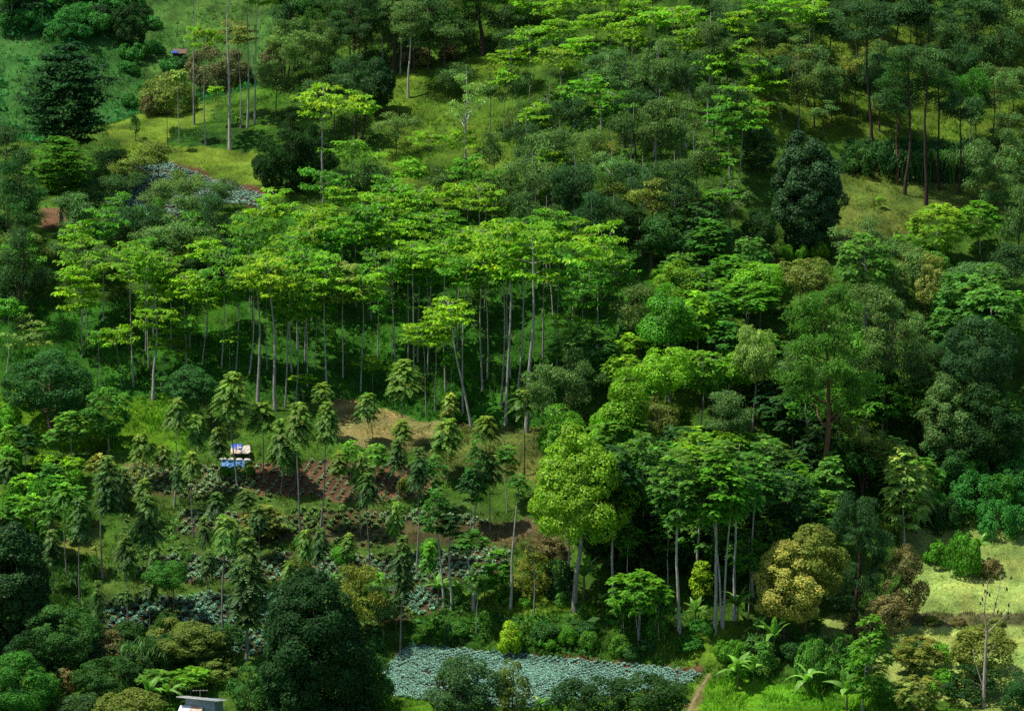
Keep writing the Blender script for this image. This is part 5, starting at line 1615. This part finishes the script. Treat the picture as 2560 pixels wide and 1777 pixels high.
# ------------------------------------------------------------------ hut at the lower edge
x, y, z, m = gpoint(450, 1652)
hut = empty('hut', (x, y, z), R(-14)); hw = 1.35
M_ROOFM = solid_mat('zinc_roof', (.50, .49, .46), .45, .3, 3.0, .5); M_WALLH = solid_mat('grey_blue_plaster', (.24, .30, .34), .8, .25, 2.0)
M_RUST = solid_mat('rusty_sheet', (.62, .52, .42), .6, .5, 2.2, .4, (.36, .17, .06)); M_WHITE = solid_mat('white_sheet', (.70, .72, .74), .5, .15, 3.0, .4)
Hh = (1650 - 1572) * m
V, Q = boxes([(0, 1.2, Hh / 2 - .2, hw * 2, 2.4, Hh + .4)]); V[:, 2] += np.where(V[:, 2] > 0, .30 - .22 * (V[:, 1]), 0); part('wall', V, Q, M_WALLH, hut)
V, Q = sheet(hw * 2 + 1.1, 3.1, 40, 3, 0, 1, .05, lambda u, v: .035 * np.sin(u * 2 * math.pi / .22)); o = part('roof', V, Q, M_ROOFM, hut); o.location = (-.15, -.45, Hh + .42); o.rotation_euler = (R(-13), R(2), 0)
aw = empty('awning', (0, 0, 0)); aw.parent = hut; aw.location = (-.75, -.02, Hh - .38); aw.rotation_euler = (R(-28), 0, R(180))
for k, mt in enumerate((M_RUST, M_WHITE)):
    V, Q = sheet(1.05, 1.15, 16, 3, 0, 2 + k, .03, lambda u, v: .02 * np.sin(u * 2 * math.pi / .2)); o = part('sheet', V, Q, mt, aw); o.location = (-.53 + 1.08 * k, 0, 0)
V, Q = boxes([(.95, -.03, Hh * .35, .8, .05, Hh * .7)]); part('door', V, Q, M_WOOD, hut)
V, Q = boxes([(-.5, -.03, Hh * .48, 1.1, .04, .7)]); part('window', V, Q, solid_mat('dark_pane', (.02, .025, .03), .2), hut)
tag(hut, 'small grey hut with corrugated zinc roof and rusty awning', 'hut')
an = empty('antenna', (x + .0, y + .2, z + Hh + .15))
V, Q = tubes([(np.array([[0, 0, -.1], [0, 0, .5], [0, 0, .95]]), [.014, .012, .012])], 6); part('mast', V, Q, M_ROOFM, an)
V, Q = tubes([(np.array([[-.7, 0, .85], [0, .05, .86], [.7, .1, .84]]), [.011] * 3)] + [(np.array([[-.6 + .3 * k, -.3, .86], [-.6 + .3 * k, .05, .86], [-.6 + .3 * k, .4, .86]]), [.006] * 3) for k in range(5)], 5); part('boom', V, Q, M_ROOFM, an)
tag(an, 'thin television antenna standing on the zinc roof', 'antenna')

# ------------------------------------------------------------------ dark hut beyond the knoll
x, y, z, m = gpoint(402, 142)
h2 = empty('hut', (x, y, z)); V, Q = boxes([(0, .6, .55, 1.5, 1.1, 1.3)]); part('wall', V, Q, solid_mat('dark_boards', (.05, .04, .04), .9), h2)
V, Q = sheet(1.9, 1.7, 8, 6, .05, 12); o = part('roof', V, Q, M_WOOD, h2, True); o.location = (.1, -.25, 1.15); o.rotation_euler = (R(16), 0, 0)
V, Q = sheet(.9, .5, 6, 4, .04, 13); o = part('tarpaulin', V, Q, M_BLUE, h2, True); o.location = (-.55, -.3, 1.28); o.rotation_euler = (R(20), R(6), 0)
tag(h2, 'tiny dark hut with a blue tarpaulin beyond the knoll', 'hut')

# ------------------------------------------------------------------ bare tree with hanging pods
x, y, z, m = gpoint(2211, 1588)
sn = empty('bare_tree', (x, y, z))
def c9(px, py, dy=0.0):       # close-up coordinates -> metres in the tree's own frame
    X = 1526.7 + .3376 * px; Y = 1057 + .3376 * py
    return np.array([(X - 2211) * m, dy, (1588 - Y) * m / CT])
def limb(pts, r0, r1):
    P = np.array(pts); return (P, np.linspace(r0, r1, len(P)))
V, Q = tubes([limb([c9(2022, 1590), c9(2020, 1420, .05), c9(2024, 1240), c9(2030, 1060)], .19, .10)], 8)
tr = part('trunk', V, Q, M_BARK, sn, True, color=(.42, .37, .30))
BR = [([(2030, 1060), (2012, 960), (2016, 860), (2030, 760), (2036, 720)], .05, 0), ([(2030, 1070), (2062, 990), (2085, 900), (2105, 800), (2122, 690)], .05, .3), ([(2030, 1080), (2085, 1020), (2130, 970), (2166, 920), (2172, 880)], .04, -.4),
      ([(2018, 1450), (1985, 1350), (1955, 1250), (1945, 1180)], .05, .4), ([(2020, 1480), (1990, 1420), (1950, 1400), (1930, 1370)], .03, -.3), ([(2030, 1075), (2000, 1050), (1970, 1030)], .025, .2), ([(2105, 800), (2130, 740), (2190, 710)], .018, .3), ([(2024, 1260), (2060, 1190), (2090, 1140)], .03, -.3),
      ([(2062, 990), (2075, 950), (2070, 900)], .016, .2), ([(2014, 900), (2000, 850), (1990, 830)], .014, 0), ([(2018, 860), (2008, 790), (2000, 745)], .014, .1), ([(2085, 900), (2110, 880), (2150, 800)], .014, .2), ([(2130, 970), (2120, 930), (2105, 915)], .012, -.3)]
for pts_, r0, dy in BR:
    V, Q = tubes([limb([c9(a, b, dy * i / 3) for i, (a, b) in enumerate(pts_)], r0 * 1.4, r0 * .5)], 5); part('branch', V, Q, M_BARK, sn, True, color=(.40, .33, .26))
t_ = np.linspace(0, 1, 6); V, Q = tubes([(np.stack([0 * t_, 0 * t_, -t_ * .32], 1), .075 * np.sin(np.clip(t_ * .9 + .07, 0, 1) * math.pi) ** .7 + .008)], 6)
podm = mkmesh('pod', V, Q, mat=solid_mat('dry_pod', (.055, .032, .022), .8), smooth=True)
for i, (a, b) in enumerate([(1998, 745), (2036, 725), (2016, 790), (2030, 800), (2042, 815), (1998, 840), (1985, 870), (2186, 700), (2155, 775), (2082, 870), (2172, 880), (2105, 925), (2120, 935), (2168, 930), (2070, 945)]):
    g = link('pod', podm, sn, tuple(c9(a, b, .1 * (i % 3))), (1.1, 1.1, .9 + .2 * (i % 3))); g.rotation_euler = (.2 * (i % 3 - 1), .15 * (i % 4 - 1.5), 0)
tag(sn, 'leafless pale tree hung with dark pods, right meadow edge', 'tree')
